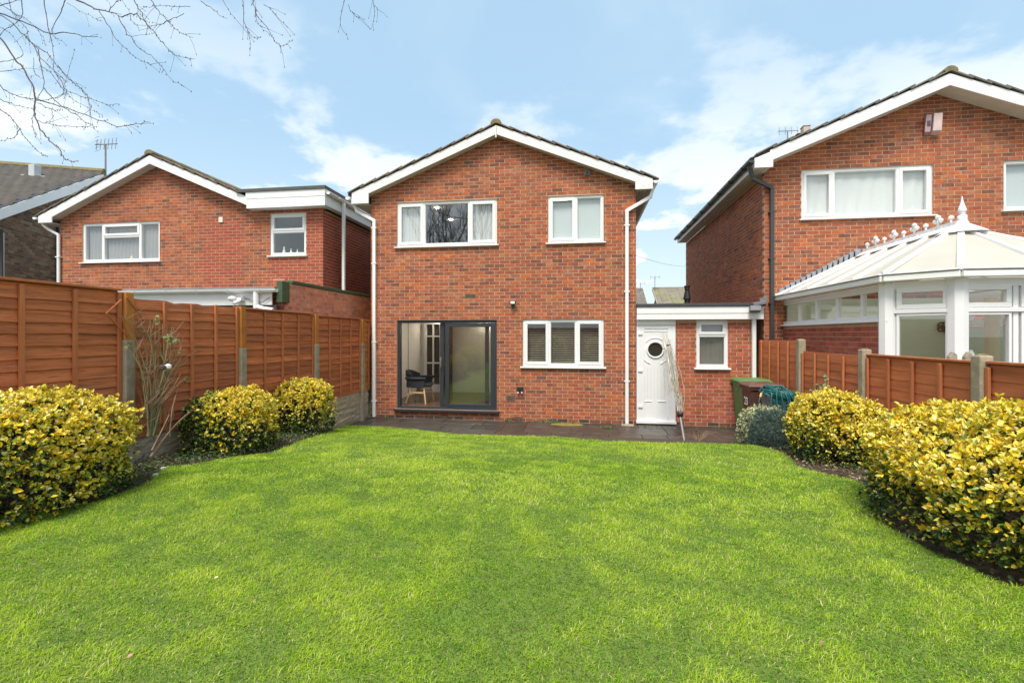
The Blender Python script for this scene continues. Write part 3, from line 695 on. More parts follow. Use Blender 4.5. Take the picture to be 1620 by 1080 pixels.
for i in range(n): j = (i + 1) % n; F.append((2 * i, 2 * i + 1, 2 * j + 1, 2 * j))
MB().add(V, F).build('door_leaf', UPVC, door)
for cxx in (dx0 + .075, dx1 - .16): pass
MB().box(dx0 + .07, dx0 + .155, dy + .0, dy + .03, dz0 + .04, dz1 - .07).box(dx1 - .155, dx1 - .07, dy, dy + .03, dz0 + .04, dz1 - .07).build('stile', UPVC, door, bevel=.004)
def arc(cx_, cz_, r, a0, a1, th, nm='moulding', y=dy - .004):
    pts = [(cx_ + r * math.cos(R(a0 + (a1 - a0) * k / 16)), y + .012, cz_ + r * math.sin(R(a0 + (a1 - a0) * k / 16))) for k in range(17)]; MB().tube(pts, th, 6).build(nm, UPVC, door)
MB().tube([(mx_ + (rr + .012) * math.cos(2 * math.pi * k / 32), dy + .008, mz_ + (rr + .012) * math.sin(2 * math.pi * k / 32)) for k in range(33)], .021, 8).build('moulding', UPVC, door, smooth=True)
arc(mx_, mz_, .245, 40, 140, .010); arc(mx_, mz_, .30, 215, 250, .011); arc(mx_, mz_, .30, 290, 325, .011)
MB().lathe((mx_, dy + .02, mz_), [(rr, 0), (rr, .004)], 32, axis='Y').build('pane', mat('smoked_glass', (.035, .033, .03), .08, .3, 3), door)
for a, b, z in ((1.24, 1.40, .44), (1.53, 1.69, .44)): MB().tube([(a, dy + .01, z), (b, dy + .01, z)], .010, 6).build('moulding', UPVC, door)
MB().tube([(1.20, dy + .01, 1.88), (1.75, dy + .01, 1.88)], .008, 6).build('moulding', UPVC, door)
for i in range(7): MB().box(1.245 + i * .068, 1.249 + i * .068, dy + .008, dy + .013, .5, 1.12).build('groove', mat('groove_grey', (.55, .55, .55), .5, 0) if 'groove_grey' not in bpy.data.materials else bpy.data.materials['groove_grey'], door)
for z in (.33, 1.07, 1.83): MB().box(dx0 + .03, dx0 + .12, dy - .022, dy + .002, z - .028, z + .028).build('hinge', UPVC, door, bevel=.008)
MB().box(dx0 - .01, dx1 + .01, YW - .05, YW + .06, -.01, .03).build('sill', UPVC, door)
window(gar, 2.286, 2.895, 1.14, 2.11, YW + .01, [(1, ('top', .30))], recess=.02)
room(gar, 1.2, 3.3, YW + .15, 12.5, 0, 2.1, m=DARKIN)
MB().box(2.30, 2.88, YW + .13, YW + .14, 1.16, 2.1).build('frosted_back', mat('grey_obscured', (.22, .22, .20), .5, .1, 3), gar)
downpipe(gar, 3.365, YW - .045, .30, 2.12, brackets=(.2,), r=.036)
MB().obox((3.42, YW - .20, 2.42), (.12, 0, .02), (0, .04, .0), (0, .0, .035)).obox((3.33, YW - .22, 2.31), (.1, 0, .0), (0, .05, -.02), (.005, .02, .05)).build('gutter_outlet', GREYPL, gar, bevel=.008)
MB().obox((3.50, YW - .17, 2.49), (.07, 0, .03), (0, .03, 0), (0, 0, .05)).build('lead_flap', GREYPL, gar)
p = aY(1087, 481, 12.6); fl = thing('flue_pipe', 'black flue pipe with a cap on the flat roof of the side building', 'chimney flue', (p.x, 12.6, 2.44)); zt = aY(1087, 452, 12.6).z
MB().lathe((p.x, 12.6, 2.44), [(.068, 0), (.068, (zt - 2.44) * .42), (.095, (zt - 2.44) * .44), (.095, (zt - 2.44) * .47), (.05, (zt - 2.44) * .8), (.062, (zt - 2.44) * .82), (.062, zt - 2.44)], 14).build('pipe', BLACK, fl)
MB().lathe((p.x, 12.6, zt - .03), [(.075, 0), (.075, .03)], 14).build('cap', BLACK, fl)

# ================================================================== RIGHT HOUSE
RX0, RX1, RC = 3.575, 9.70, 6.635
rh = thing('brick_house', 'red brick house on the right behind the white conservatory, with black gutters', 'house', (6.6, YW, -.04))
brick_wall(rh, (RX0, YW, 0), (1, 0, 0), (0, -1, 0), RX1 - RX0, 1.4, 5.05, [(4.265 - RX0, 6.585 - RX0, 4.09, 5.08 - .03), (7.767 - RX0, 8.9 - RX0, 4.13, 5.05)], gable_top(RC - RX0, 6.45, PIT), nind=300, zbase=-.05)
MB().box(RX0 + .01, RX1, YW + .01, YW + .09, -.1, 1.4).build('wall_foot', MORTAR, rh)
brick_wall(rh, (RX0, YW + .1, 0), (0, 1, 0), (-1, 0, 0), 7.25, 2.3, 5.022, (), None, zbase=-.05 + .075 * 31)
MB().box(RX0 + .01, RX0 + .09, YW + .11, 17.4, -.1, 2.3).build('side_wall_foot', MORTAR, rh)
MB().box(RX1 - .1, RX1, YW + .1, 17.35, -.1, 5).build('side_wall', MORTAR, rh); MB().box(RX0, RX1, 17.35, 17.45, -.1, 5.0).build('rear_wall', MORTAR, rh)
Yr = YW - .36; rz = 6.575
gable_front(rh, RX0 - .02, 10.0, RC, rz, PIT, Yr, YW + .02, d=.21, m=BARGE2)
roof_slope(rh, RC, rz + .02, 3.20, Yr - .03, 17.6, PIT, TILE_G); roof_slope(rh, RC, rz + .02, 10.1, Yr - .03, 17.6, PIT, TILE_G)
ridge_tiles(rh, RC, rz + .09, Yr - .03, 17.5)
eaves(rh, RX0, -1, 5.20, 5.02, .30, Yr, 17.5, m=BARGE2, sm=SOFFIT, planks=3)
gutter(rh, (3.21, Yr - .02, 5.17), (3.21, 17.5, 5.17), m=GUT, brackets=9)
downpipe(rh, 3.70, YW - .05, 1.2, 4.72, m=GUT, offset=[(3.30, YW - .20, 4.86), (3.20, YW - .28, 5.08)], brackets=(.35, .6, .86))
window(rh, 4.265, 6.585, 4.09, 5.05, YW, [(.25, 'sash'), (.5, 'fix'), (.25, 'sash')]); window(rh, 7.767, 8.9, 4.13, 5.05, YW, [(.5, 'fix'), (.5, 'sash')])
room(rh, 4.1, 6.75, YW + .15, 13, 3.4, 5.05); room(rh, 7.5, 9.2, YW + .15, 13, 3.4, 5.05)
curtain(4.30, 6.56, 4.1, 5.04, YW + .125, 'long white net curtain across the wide upstairs window of the right house', folds=.26, amp=.012)
MB().add([(7.8, YW + .13, 4.1), (8.88, YW + .13, 4.1), (8.88, YW + .13, 5.04), (7.8, YW + .13, 5.04)], [(0, 1, 2, 3)]).build('obscured_glazing', FROST, rh)
p0, p1 = aY(1465, 212, YW - .1), aY(1494, 180, YW - .1); t = thing('alarm_box', 'faded pink alarm box under the gable of the right house', 'alarm box', (p0.x, YW, p0.z))
MB().prism([(p0.x + .02, YW, p0.z), (p0.x - .03, YW - .11, p0.z + .03), (p0.x, YW - .11, p1.z), (p0.x + .03, YW, p1.z)], (.10, 0, 0)).build('side_cover', REDTRIM, t, bevel=.01)
MB().prism([(p0.x + .12, YW, p0.z), (p0.x + .10, YW - .13, p0.z + .04), (p0.x + .12, YW - .13, p1.z + .01), (p0.x + .14, YW, p1.z + .01)], (.15, 0, 0)).build('front_cover', mat('pale_pink_box', (.62, .47, .46), .5, .12, 8), t, bevel=.01)
for i in range(5): MB().box(p0.x + .01, p0.x + .07, YW - .115, YW - .108, p0.z + .14 + i * .022, p0.z + .15 + i * .022).build('louvre', BLACK, t)
# things beyond the right roof slope
p = aY(1275, 206, 20); t = thing('chimney_pot', 'pale square chimney pot peeping over the left roof slope of the right house', 'chimney', (p.x, 20, p.z - 1)); MB().box(p.x - .12, p.x + .12, 19.9, 20.2, p.z - 1.6, p.z + .12).box(p.x - .14, p.x + .14, 19.88, 20.22, p.z + .12, p.z + .16).build('pot', mat('pale_pot', (.5, .42, .36), .8, .1), t, bevel=.02)
p = aY(1266, 218, 20.5); t = thing('chimney_stack', 'low brick chimney stack just showing beside the pale pot on the right house', 'chimney', (p.x, 20.5, p.z - 1)); MB().box(p.x - .16, p.x + .35, 20.3, 20.7, p.z - 1.6, p.z + .06).box(p.x - .2, p.x + .39, 20.26, 20.74, p.z + .06, p.z + .1).build('stack', mat('stack_brick', (.25, .10, .07), .9, .3, 9), t)
def aerial(u, v, Y, h, label, elems=4, s=1.):
    p = aY(u, v, Y); t = thing('tv_aerial', label, 'aerial', (p.x, Y, p.z - h))
    MB().tube([(p.x, Y, p.z - h), (p.x, Y, p.z)], .022 * s, 6).build('mast', STEEL, t); m_ = MB().tube([(p.x - .35 * s, Y, p.z), (p.x + .4 * s, Y, p.z - .02)], .015 * s, 5)
    for i in range(elems): q = p.x - .3 * s + .65 * s * i / (elems - 1); m_.tube([(q, Y - .02, p.z - .16 * s), (q, Y + .02, p.z + .16 * s)], .009 * s, 5)
    if elems > 4:
        for i in range(5): m_.tube([(p.x - .36 * s, Y, p.z - .2 * s + .1 * s * i), (p.x - .12 * s, Y - .1, p.z - .2 * s + .1 * s * i)], .006, 4)
    m_.build('elements', STEEL, t); return t
aerial(1246, 207, 20, 1.4, 'grey tv aerial rising over the lower left roof slope of the right house')

# ================================================================== CONSERVATORY
cons = thing('conservatory', 'white framed conservatory with a cream panel roof and spiky ridge cresting', 'conservatory', (5.35, 8.2, -.04))
EA = [(3.86, YW), (3.86, 6.83), (4.39, 6.37), (6.31, 6.37), (6.84, 6.83), (6.84, YW)]; EZ = 2.56; RZ = 3.34; RXc = 5.35; RYf = 7.76; SZ = 2.0
brick_wall(cons, (3.93, YW, 0), (0, -1, 0), (-1, 0, 0), YW - 6.95, .3, SZ - .03, (), None, nind=200, zbase=.5, pal=PAL_D, m=BRICK_N)
for i, (a, b) in enumerate(zip(EA, EA[1:])):
    a3, b3 = Vector((a[0], a[1], 0)), Vector((b[0], b[1], 0)); d = (b3 - a3).normalized(); nrm = Vector((d.y, -d.x, 0)); nrm = -nrm if nrm.dot(a3 - Vector((5.35, 8.5, 0))) < 0 else nrm
    o_ = -nrm * .10
    def Q(p, z, off=0.): return Vector((p.x, p.y, z)) + o_ + nrm * off
    fr = MB(); side = i in (0, 4)
    zb = SZ if side else .9
    fr.bar(Q(a3, EZ - .13), Q(b3, EZ - .13), .06, .10); fr.bar(Q(a3, zb + .03), Q(b3, zb + .03), .06, .07)
    n_ = 5 if side else {1: 1, 2: 3, 3: 1}[i]; Ln = (b3 - a3).length
    for k in range(1, n_): q = a3.lerp(b3, k / n_); fr.bar(Q(q, zb + .06), Q(q, EZ - .18), .06, .055, d)
    frame = fr.build('window', UPVC, cons, bevel=.004)
    if side: MB().bar(Q(a3, zb - .012, .03), Q(b3, zb - .012, .03), .12, .03).build('sill', UPVC, frame, bevel=.004)
    for k in range(n_):
        qa, qb = a3.lerp(b3, k / n_), a3.lerp(b3, (k + 1) / n_)
        if side: MB().add([Q(qa, zb + .05), Q(qb, zb + .05), Q(qb, EZ - .17), Q(qa, EZ - .17)], [(0, 1, 2, 3)]).build('pane', GLASS, frame)
        else:
            m1 = .10 if n_ == 1 else .05; qa2, qb2 = qa + d * m1, qb - d * m1; s = MB(); zt0, zt1 = 2.13, EZ - .17
            for (z0_, z1_, w_) in ((zt0, zt1, .055), (zb + .06, 2.07, .03)):
                s.bar(Q(qa2, z0_ + w_ / 2, .012), Q(qb2, z0_ + w_ / 2, .012), .06, w_); s.bar(Q(qa2, z1_ - w_ / 2, .012), Q(qb2, z1_ - w_ / 2, .012), .06, w_)
                for qq, sg in ((qa2, 1), (qb2, -1)): s.bar(Q(qq + d * sg * w_ / 2, z0_ + w_, .012), Q(qq + d * sg * w_ / 2, z1_ - w_, .012), .06, w_, d)
                MB().add([Q(qa2, z0_ + .02), Q(qb2, z0_ + .02), Q(qb2, z1_ - .02), Q(qa2, z1_ - .02)], [(0, 1, 2, 3)]).build('pane', GLASS, frame)
            s.build('sash', UPVC, frame, bevel=.005); MB().bar(Q(qa, 2.10, .02), Q(qb, 2.10, .02), .07, .05).build('transom', UPVC, frame, bevel=.004)
            if n_ > 1 or True: MB().bar(Q(qa2, (zb) + .03, .02), Q(qb2, zb + .03, .02), .08, .06).build('sill', UPVC, frame)
for (x, y) in EA[1:5]:
    c = Vector((x, y, 0)); cc = Vector((5.35, 8.5, 0)); d = (cc - c).normalized(); c += d * .115; z0 = .3
    MB().lathe((c.x, c.y, 0), [(.105, z0), (.105, EZ - .08)], 8).build('corner_post', UPVC, cons)
# dwarf wall under the front facets
MB().prism([(3.97, 6.9, .0), (4.46, 6.47, 0), (6.24, 6.47, 0), (6.73, 6.9, 0), (6.6, 7.0, 0), (6.2, 6.6, 0), (4.5, 6.6, 0), (4.1, 7.0, 0)], (0, 0, .9)).build('dwarf_wall', mat('dwarf_brick', (.30, .11, .07), .9, .2), cons)
def out(p, k=.07): c = Vector((5.35, 8.6, 0)); v = Vector((p[0], p[1], 0)); return Vector((p[0], p[1], 0)) + (v - c).normalized() * k
E3 = [Vector((3.80, YW - .01, EZ))] + [Vector((*out(p)[:2], EZ)) for p in EA[1:5]] + [Vector((6.9, YW - .01, EZ))]
for a, b in zip(E3, E3[1:]):
    MB().bar(a + Vector((0, 0, -.045)), b + Vector((0, 0, -.045)), .10, .075).bar(a + Vector((0, 0, .012)), b + Vector((0, 0, .012)), .13, .02).build('gutter', SILL, cons, bevel=.012)
RF, RB = Vector((RXc, RYf, RZ)), Vector((RXc, YW - .01, RZ)); up = Vector((0, 0, .02))
def panel(pts): MB().add([Vector(p) for p in pts], [tuple(range(len(pts)))]).build('roof_panel', POLY, cons)
def gbar(a, b, w=.06, h=.045):
    a, b = Vector(a), Vector(b); o = MB().bar(a + Vector((0, 0, .014)), b + Vector((0, 0, .03)), w, h).build('glazing_bar', UPVC, cons, bevel=.01)
    MB().obox(Vector(b) + Vector((0, 0, .03)), (.03, 0, 0), (0, .03, 0), (0, 0, .03)).build('bar_end_cap', SILL, o, bevel=.008)
nb = 5
for sgn, e0, e1 in ((-1, E3[0], E3[1]), (1, E3[5], E3[4])):
    for k in range(nb):
        t0, t1 = k / nb, (k + 1) / nb; pts = [RB.lerp(RF, t0), RB.lerp(RF, t1), e0.lerp(e1, t1), e0.lerp(e1, t0)]; panel(pts if sgn < 0 else pts[::-1])
    for k in range(0, nb + 1): gbar(RB.lerp(RF, k / nb) + Vector((sgn * .05, 0, -.02)), e0.lerp(e1, k / nb))
for a, b in ((1, 2), (2, 3), (3, 4)): panel([RF, E3[b], E3[a]][::-1])
for k in (2, 3): gbar(RF + Vector((0, -.03, -.03)), E3[k], .075)
gbar(RF + Vector((0, -.04, -.03)), (E3[2] + E3[3]) / 2, .05)
MB().prism([(RXc - .15, YW - .02, RZ - .03), (RXc, YW - .02, RZ + .07), (RXc + .15, YW - .02, RZ - .03)], (0, RYf - YW - .1, 0)).build('ridge_cap', UPVC, cons, bevel=.006)
MB().lathe((RXc, RYf - .05, RZ - .10), [(.30, 0), (.26, .03), (.08, .14), (.06, .19)], 12).build('ridge_boss', UPVC, cons)
MB().lathe((RXc, RYf - .05, RZ + .06), [(.055, 0), (.055, .10), (.03, .115), (.048, .125), (.03, .14), (.04, .15), (.052, .18), (.04, .22), (.022, .27), (.007, .35), (.002, .375)], 12).build('finial', UPVC, cons, smooth=True)
ny = 9
for i in range(ny):
    y = YW - .18 - i * (YW - .18 - RYf - .16) / (ny - 1); bigf = i % 2 == 1; z = RZ + .07; c = MB(); hgt = .18 if bigf else .11
    c.tube([(RXc, y, z - .03), (RXc, y, z + hgt)], .016, 6)
    for (dy_, dz_) in (((-.055, hgt * .68), (.055, hgt * .68), (0, hgt)) if bigf else ((0, hgt),)): c.lathe((RXc, y + dy_, z + dz_ - .036), [(.006, 0), (.03, .018), (.038, .036), (.03, .056), (.006, .072)], 8)
    c.build('crest', UPVC, cons, smooth=True)
    if i < ny - 1:
        for k in (.33, .66): MB().lathe((RXc, y - k * .27, z - .025), [(.02, 0), (.022, .03), (.004, .05)], 6).build('crest_bead', UPVC, cons)
MB().prism([(RXc - .012, YW - .05, RZ + .04), (RXc + .012, YW - .05, RZ + .04), (RXc + .012, YW - .05, RZ + .115), (RXc - .012, YW - .05, RZ + .115)], (0, RYf - YW + .05, 0)).build('crest_rail', UPVC, cons)
for k in range(15):         # stepped lead flashing up the slope
    t0 = k / 15; x = 3.84 + t0 * (RXc - 3.9); z = EZ + .02 + t0 * (RZ - EZ)
    MB().prism([(x, YW - .012, z), (x + .13, YW - .012, z + .05), (x + .13, YW - .012, z + .17), (x + .02, YW - .012, z + .15)], (0, .008, 0)).build('flashing_step', LEAD, cons)
# inside the conservatory
MB().box(3.98, 6.8, YW - .07, YW - .02, .0, 2.5).box(6.74, 6.8, 7.2, YW - .07, .0, 1.95).build('painted_back_wall', GREENW, cons)
MB().box(4.95, 5.65, YW - .08, YW - .071, .0, 2.1).build('dark_doorway', DARKIN, cons)
MB().box(3.9, 6.8, 6.6, YW, -.02, .0).build('floor', PLASTER, cons)
MB().box(4.85, 4.95, YW - .10, YW - .071, .0, 2.15).box(5.65, 5.75, YW - .10, YW - .071, .0, 2.15).build('door_frame', UPVC, cons)
pc = aY(1569, 500, 7.3); o = MB().lathe((pc.x, 7.3, .1), [(.075, 0), (.075, 2.2)], 16).build('cream_column', mat('cream_paint', (.62, .50, .30), .6, .05), cons)
pc = aY(1480, 515, 9.9); t = thing('wall_ornament', 'dark curled metal ornament on the pale green wall inside the conservatory', 'ornament', (pc.x, YW - .08, pc.z)); c = MB()
pw = aY(1493, 517, YW - .1)
for k in range(5): a = k * 1.25; c.tube([(pw.x + .05 * math.cos(a) + .07 * math.cos(a) * math.cos(j / 8 * 6.28), YW - .10, pw.z + .05 * math.sin(a) + .055 * math.sin(j / 8 * 6.28)) for j in range(9)], .012, 5)
c.build('scroll', mat('rusty_metal', (.10, .065, .04), .7, .2), t)
for u0, lb in ((1538, 'left'), (1612, 'right')):
    p = aY(u0, 556, 6.7); o = MB().lathe((p.x, 6.72, 1.45), [(.07, 0), (.05, .08), (.012, .17)], 10).build('window_ornament', UPVC); tag(o, 'white cone shaped ornament on the conservatory window ledge, ' + lb + ' of the cream column', 'ornament')

# ================================================================== LEFT HOUSE
YL = 10.4
lh = thing('brick_house', 'red brick house on the left with a flat roofed extension joined to its gable', 'house', (-10, YL, -.04))
LX0 = aY(95, 400, YL).x; LX1 = aY(511, 400, YL).x; lb_ = YL - .22
ap = aY(234, 247, lb_); LC = ap.x + .04; LP = R(23.2)
def wv(u0, v0, u1, v1): a, b = aY(u0, v0, YL), aY(u1, v1, YL); return (a.x, b.x, b.z, a.z)
wA = wv(130, 354, 252.5, 412); wB = wv(427, 338, 484, 403)
ltop = aY(246, 266, YL).z + .0
lzr = ap.z + .02
brick_wall(lh, (LX0, YL, 0), (1, 0, 0), (0, -1, 0), LX1 - LX0, 1.9, aY(400, 331, YL).z, [(wA[0] - LX0, wA[1] - LX0, wA[2], wA[3]), (wB[0] - LX0, wB[1] - LX0, wB[2], wB[3])], lambda s: max(aY(400, 331, YL).z if s > (aY(400, 331, YL).x - LX0) else 0, lzr - .12 - abs(s + LX0 - LC) * math.tan(LP)), nind=300, zbase=-.05,
           newzones=[(aY(317, 400, YL).x - LX0, aY(384, 400, YL).x - LX0, 0, 4.55), (aY(424, 400, YL).x - LX0, 99, 0, 9), (wB[0] - LX0, 99, 0, wB[2])])
MB().box(LX0 + .01, LX1 - .01, YL + .01, YL + .09, -.1, 1.9).build('wall_foot', MORTAR, lh)
brick_wall(lh, (LX1, YL + .1, 0), (0, 1, 0), (1, 0, 0), 6.5, 2.3, 4.72, (), None, zbase=-.05 + .075 * 31, pal=[lin(172, 86, 64), lin(164, 80, 60), lin(158, 82, 64)], m=BRICK_N)
MB().box(LX0, LX0 + .1, YL + .1, 18, -.1, 4.8).build('side_wall', MORTAR, lh); MB().box(LX0, LX1, 18, 18.1, -.1, 4.6).build('rear_wall', MORTAR, lh)
eL = aY(57, 347, lb_); eR = aY(391, 317, lb_)
t_ = math.tan(LP)
def lz(x): return lzr - abs(x - LC) * t_
for xe in (eL.x + .12, eR.x + .0):
    MB().prism([(LC, lb_, lz(LC)), (xe, lb_, lz(xe)), (xe, lb_, lz(xe) - .20), (LC, lb_, lz(LC) - .205)], (0, .022, 0)).build('bargeboard', BARGE2, lh, bevel=.003)
    MB().prism([(LC, lb_ + .022, lz(LC) - .195), (xe, lb_ + .022, lz(xe) - .195), (xe, lb_ + .022, lz(xe) - .18), (LC, lb_ + .022, lz(LC) - .18)], (0, .24, 0)).build('verge_soffit', SOFFIT, lh)
roof_slope(lh, LC, lzr + .02, eL.x - .05, lb_ - .03, 18, LP, TILE_G); roof_slope(lh, LC, lzr + .02, eR.x - .1, lb_ - .03, 18, LP, TILE); ridge_tiles(lh, LC, lzr + .09, lb_ - .03, 18)
PIT_ = PIT; PIT = LP; eaves(lh, LX0, -1, lz(LX0 - .36), lz(LX0 - .36) - .17, .36, lb_, 18, m=BARGE2, sm=SOFFIT, planks=3); PIT = PIT_
gutter(lh, (LX0 - .42, lb_ - .05, lz(LX0 - .4) - .02), (LX0 - .42, 18, lz(LX0 - .4) - .02))
zz_ = lz(LX0 - .4); downpipe(lh, LX0 + .02, YL - .05, 1.5, zz_ - .42, offset=[(LX0 - .34, YL - .08, zz_ - .22), (LX0 - .41, YL - .1, zz_ - .06)], square=False, r=.036, brackets=(.5, .8))
# flat roofed extension
fx0, fx1 = aY(390, 310, lb_).x, aY(510, 310, lb_).x + .08; fz1 = aY(450, 302, lb_).z; fz0 = aY(450, 328, lb_).z; fzm = aY(450, 313, lb_).z
MB().box(fx0 + .02, fx1, lb_ - .03, lb_ - .008, fz0, fzm - .004).box(fx0, fx1, lb_ - .036, lb_ - .014, fzm, fz1).build('fascia', BARGE2, lh, bevel=.003)
MB().box(fx0, fx1 - .02, lb_ - .008, YL + .1, fz0 + .01, fz0 + .03).build('soffit', BARGE2, lh)
MB().box(fx1 - .02, fx1, lb_ - .008, 17, fz0 + .02, fz1).build('side_fascia', BARGE2, lh)
MB().box(LX1, fx1 - .02, YL, 17, fz0 + .03, fz0 + .045).build('side_soffit', BARGE2, lh)
MB().prism([(fx0 - .25, lb_ - .06, fz1 + .002), (fx1 + .02, lb_ - .06, fz1 + .002), (fx1 + .02, lb_ - .06, fz1 + .07), (fx0 - .25, lb_ - .06, fz1 + .07)], (0, 7, 0)).build('felt_roof', mat('grey_felt', (.085, .085, .08), .8, .15), lh)
gutter(lh, (fx1 + .06, lb_ + .0, fz1 - .07), (fx1 + .06, 17, fz1 - .16), brackets=8)
downpipe(lh, fx1 + .06, lb_ + .72, 2.0, fz1 - .12, r=.034, brackets=())
window(lh, wA[0], wA[1], wA[2], wA[3], YL, [(.26, 'fix'), (.48, ('top', .33)), (.26, 'fix')]); window(lh, wB[0], wB[1], wB[2], wB[3], YL, [(1, ('top', .42))])
room(lh, wA[0] - .3, wA[1] + .3, YL + .15, 13, 3.0, wA[3]); room(lh, wB[0] - .3, wB[1] + .3, YL + .15, 13, 3.0, wB[3], m=FROST)
curtain(wA[0] + .03, wA[1] - .03, wA[2], wA[3], YL + .125, 'grey white net curtain behind the three light window of the left house', m=mat('grey_net', (.50, .50, .52), .9, .03, transl=.3), folds=.11, amp=.012)
for dx_, r_, h_, m_, lb2 in ((.98, .035, .13, mat('blue_ceramic', (.2, .4, .65), .3, .05), 'small blue pot on the windowsill of the left house'), (1.30, .06, .17, mat('cream_ceramic', (.62, .6, .45), .4, .05), 'cream rounded vase on the windowsill of the left house')):
    o = MB().lathe((wA[0] + dx_, YL + .15, wA[2] + .03), [(r_ * .6, 0), (r_, h_ * .4), (r_ * .5, h_ * .8), (r_ * .6, h_)], 10).build('vase', m_); tag(o, lb2, 'vase')
for dx_, r_, h_, lb2 in ((.28, .045, .17, 'taller white figurine on the sill of the small window in the left house extension'), (.46, .035, .12, 'shorter white figurine on the sill of the small window in the left house extension'), (.62, .03, .10, 'smallest white figurine on the right of the small window sill in the left house')):
    o = MB().lathe((wB[0] + dx_, YL + .13, wB[2] + .06), [(r_, 0), (r_ * .8, h_ * .3), (r_ * .35, h_ * .65), (r_ * .5, h_ * .85), (.006, h_)], 10).build('figurine', UPVC); tag(o, lb2, 'figurine')
p = aY(350, 348, YL); t = MB().box(p.x - .055, p.x + .055, YL - .025, YL - .001, p.z - .065, p.z + .065).build('wall_vent', mat('cream_plastic', (.72, .66, .52), .5, .05), lh, bevel=.008)

# ---- left neighbour's side building: parapet wall, lean-to roof, gutter
pbg = thing('garage', 'left neighbour single storey brick building with green coping behind the fence', 'garage', (-6.5, 8.5, -.04)); PX, PZ = -5.2, 2.77
brick_wall(pbg, (PX, 7.80, 0), (0, 1, 0), (1, 0, 0), 7.5, 1.8, PZ - .05, (), None, nind=150, zbase=.0 + .075 * 24, pal=[(.72, .28, .15), (.62, .24, .14), (.68, .29, .18), (.56, .23, .15)], m=BRICK_N)
brick_wall(pbg, (PX - .22, 7.79, 0), (1, 0, 0), (0, -1, 0), .22, 1.8, PZ + .02, (), None, zbase=.0 + .075 * 24, pal=PAL_D, m=BRICK_N)
MB().box(PX - .2, PX + .03, 7.99, 15.3, PZ - .045, PZ + .015).build('coping', GREENP, pbg, bevel=.008)
YG = 7.62; gl = aY(180, 462, YG); gr = aY(440, 462, YG); gz_ = gl.z * .5 + gr.z * .5
gutter(pbg, (gr.x + .02, YG - .06, gz_ + .03), (gl.x - 2.2, YG - .06, gz_ + .03), r=.06, brackets=9)
MB().box(gl.x - 2.2, gr.x - .12, YG, YG + .025, gz_ - .24, gz_ + .02).build('fascia', BARGE2, pbg)
MB().prism([(gl.x - 2.2, YG - .03, gz_ + .035), (gr.x - .05, YG - .03, gz_ + .035), (gr.x - .05, YL, gz_ + .10), (gl.x - 2.2, YL, gz_ + .10)], (0, 0, .03)).build('lean_to_roof', mat('weathered_felt', (.20, .22, .22), .7, .25, 5), pbg)
MB().box(gr.x - .02, gr.x + .09, YG - .02, YG + .20, gz_ - .20, gz_ + .17).build('end_board', GREENP, pbg, bevel=.01)
MB().box(gl.x - 2.2, gr.x - .05, YG + .03, YG + .06, 1.6, gz_ - .24).build('shade_painted_wall', DARKIN, pbg)  # dark gap under the lean-to, its shade put into the wall colour
p = aY(405, 480, YG - .06); downpipe(pbg, p.x, YG - .06, gz_ - .30, gz_ - .01, square=False, r=.045, brackets=()); MB().tube([(p.x, YG - .06, gz_ - .27), (p.x + .14, YG - .05, gz_ - .31), (p.x + .30, YG - .03, gz_ - .33)], .04, 10).build('pipe_bend', PIPE, pbg)
p = aY(374, 473, YG - .06); t = thing('security_light', 'white twin headed security light on the white fascia of the left lean-to', 'light', (p.x, YG, p.z))
MB().lathe((p.x, YG - .16, p.z - .045), [(.01, 0), (.05, .01), (.075, .045), (.05, .08), (.01, .09)], 12).build('dome', UPVC, t, smooth=True); MB().tube([(p.x + .06, YG - .07, p.z - .02), (p.x + .11, YG - .16, p.z - .05), (p.x + .07, YG - .22, p.z - .085)], .03, 10).build('spot', UPVC, t); MB().box(p.x - .02, p.x + .12, YG - .1, YG, p.z - .03, p.z + .02).build('mount', UPVC, t)
pts = curve_pts([(p.x + .1, YG - .03, p.z + .05), (p.x + .25, YG - .03, p.z - .02), (p.x + .45, YG - .03, p.z - .06), (p.x + .62, YG - .03, p.z + .03)], 4); MB().tube(pts, .006, 5).build('cable', BLACK, t)

# ================================================================== FAR LEFT HOUSE (turned away)
A = Vector((-16.5, 14.5, 7.42)); rd = Vector((-.917, -.398, 0)); nd = Vector((.398, -.917, 0)); pt = math.atan(2.43 / 4.74)
fh = thing('brown_brick_house', 'dark brown brick house at the far left with a grey tiled roof', 'house', (A.x, A.y, 0)); down = (nd * math.cos(pt) + Vector((0, 0, -math.sin(pt)))); uf = (nd * math.sin(pt) + Vector((0, 0, math.cos(pt))))
Lr = 5.9
MB().prism([A, A + down * Lr, A + down * Lr - uf * .24, A - uf * .24 - Vector((0, 0, .03))], rd * .03).build('bargeboard', mat('bright_white_board', (.92, .92, .90), .5, .03, 3), fh)
MB().prism([A + rd * .02 + uf * .02, A + down * Lr + rd * .02 + uf * .02, A + down * Lr + rd * 9 + uf * .02, A + rd * 9 + uf * .02], -uf * .05).build('roof_deck', FELT, fh)
MB().prism([A, A - nd * 5 * math.cos(pt) + Vector((0, 0, -5 * math.sin(pt))), A - nd * 5 * math.cos(pt) + Vector((0, 0, -5 * math.sin(pt))) + rd * 9, A + rd * 9], (0, 0, -.05)).build('rear_roof', FELT, fh)
st = MB(); gg = .33; ww = .27
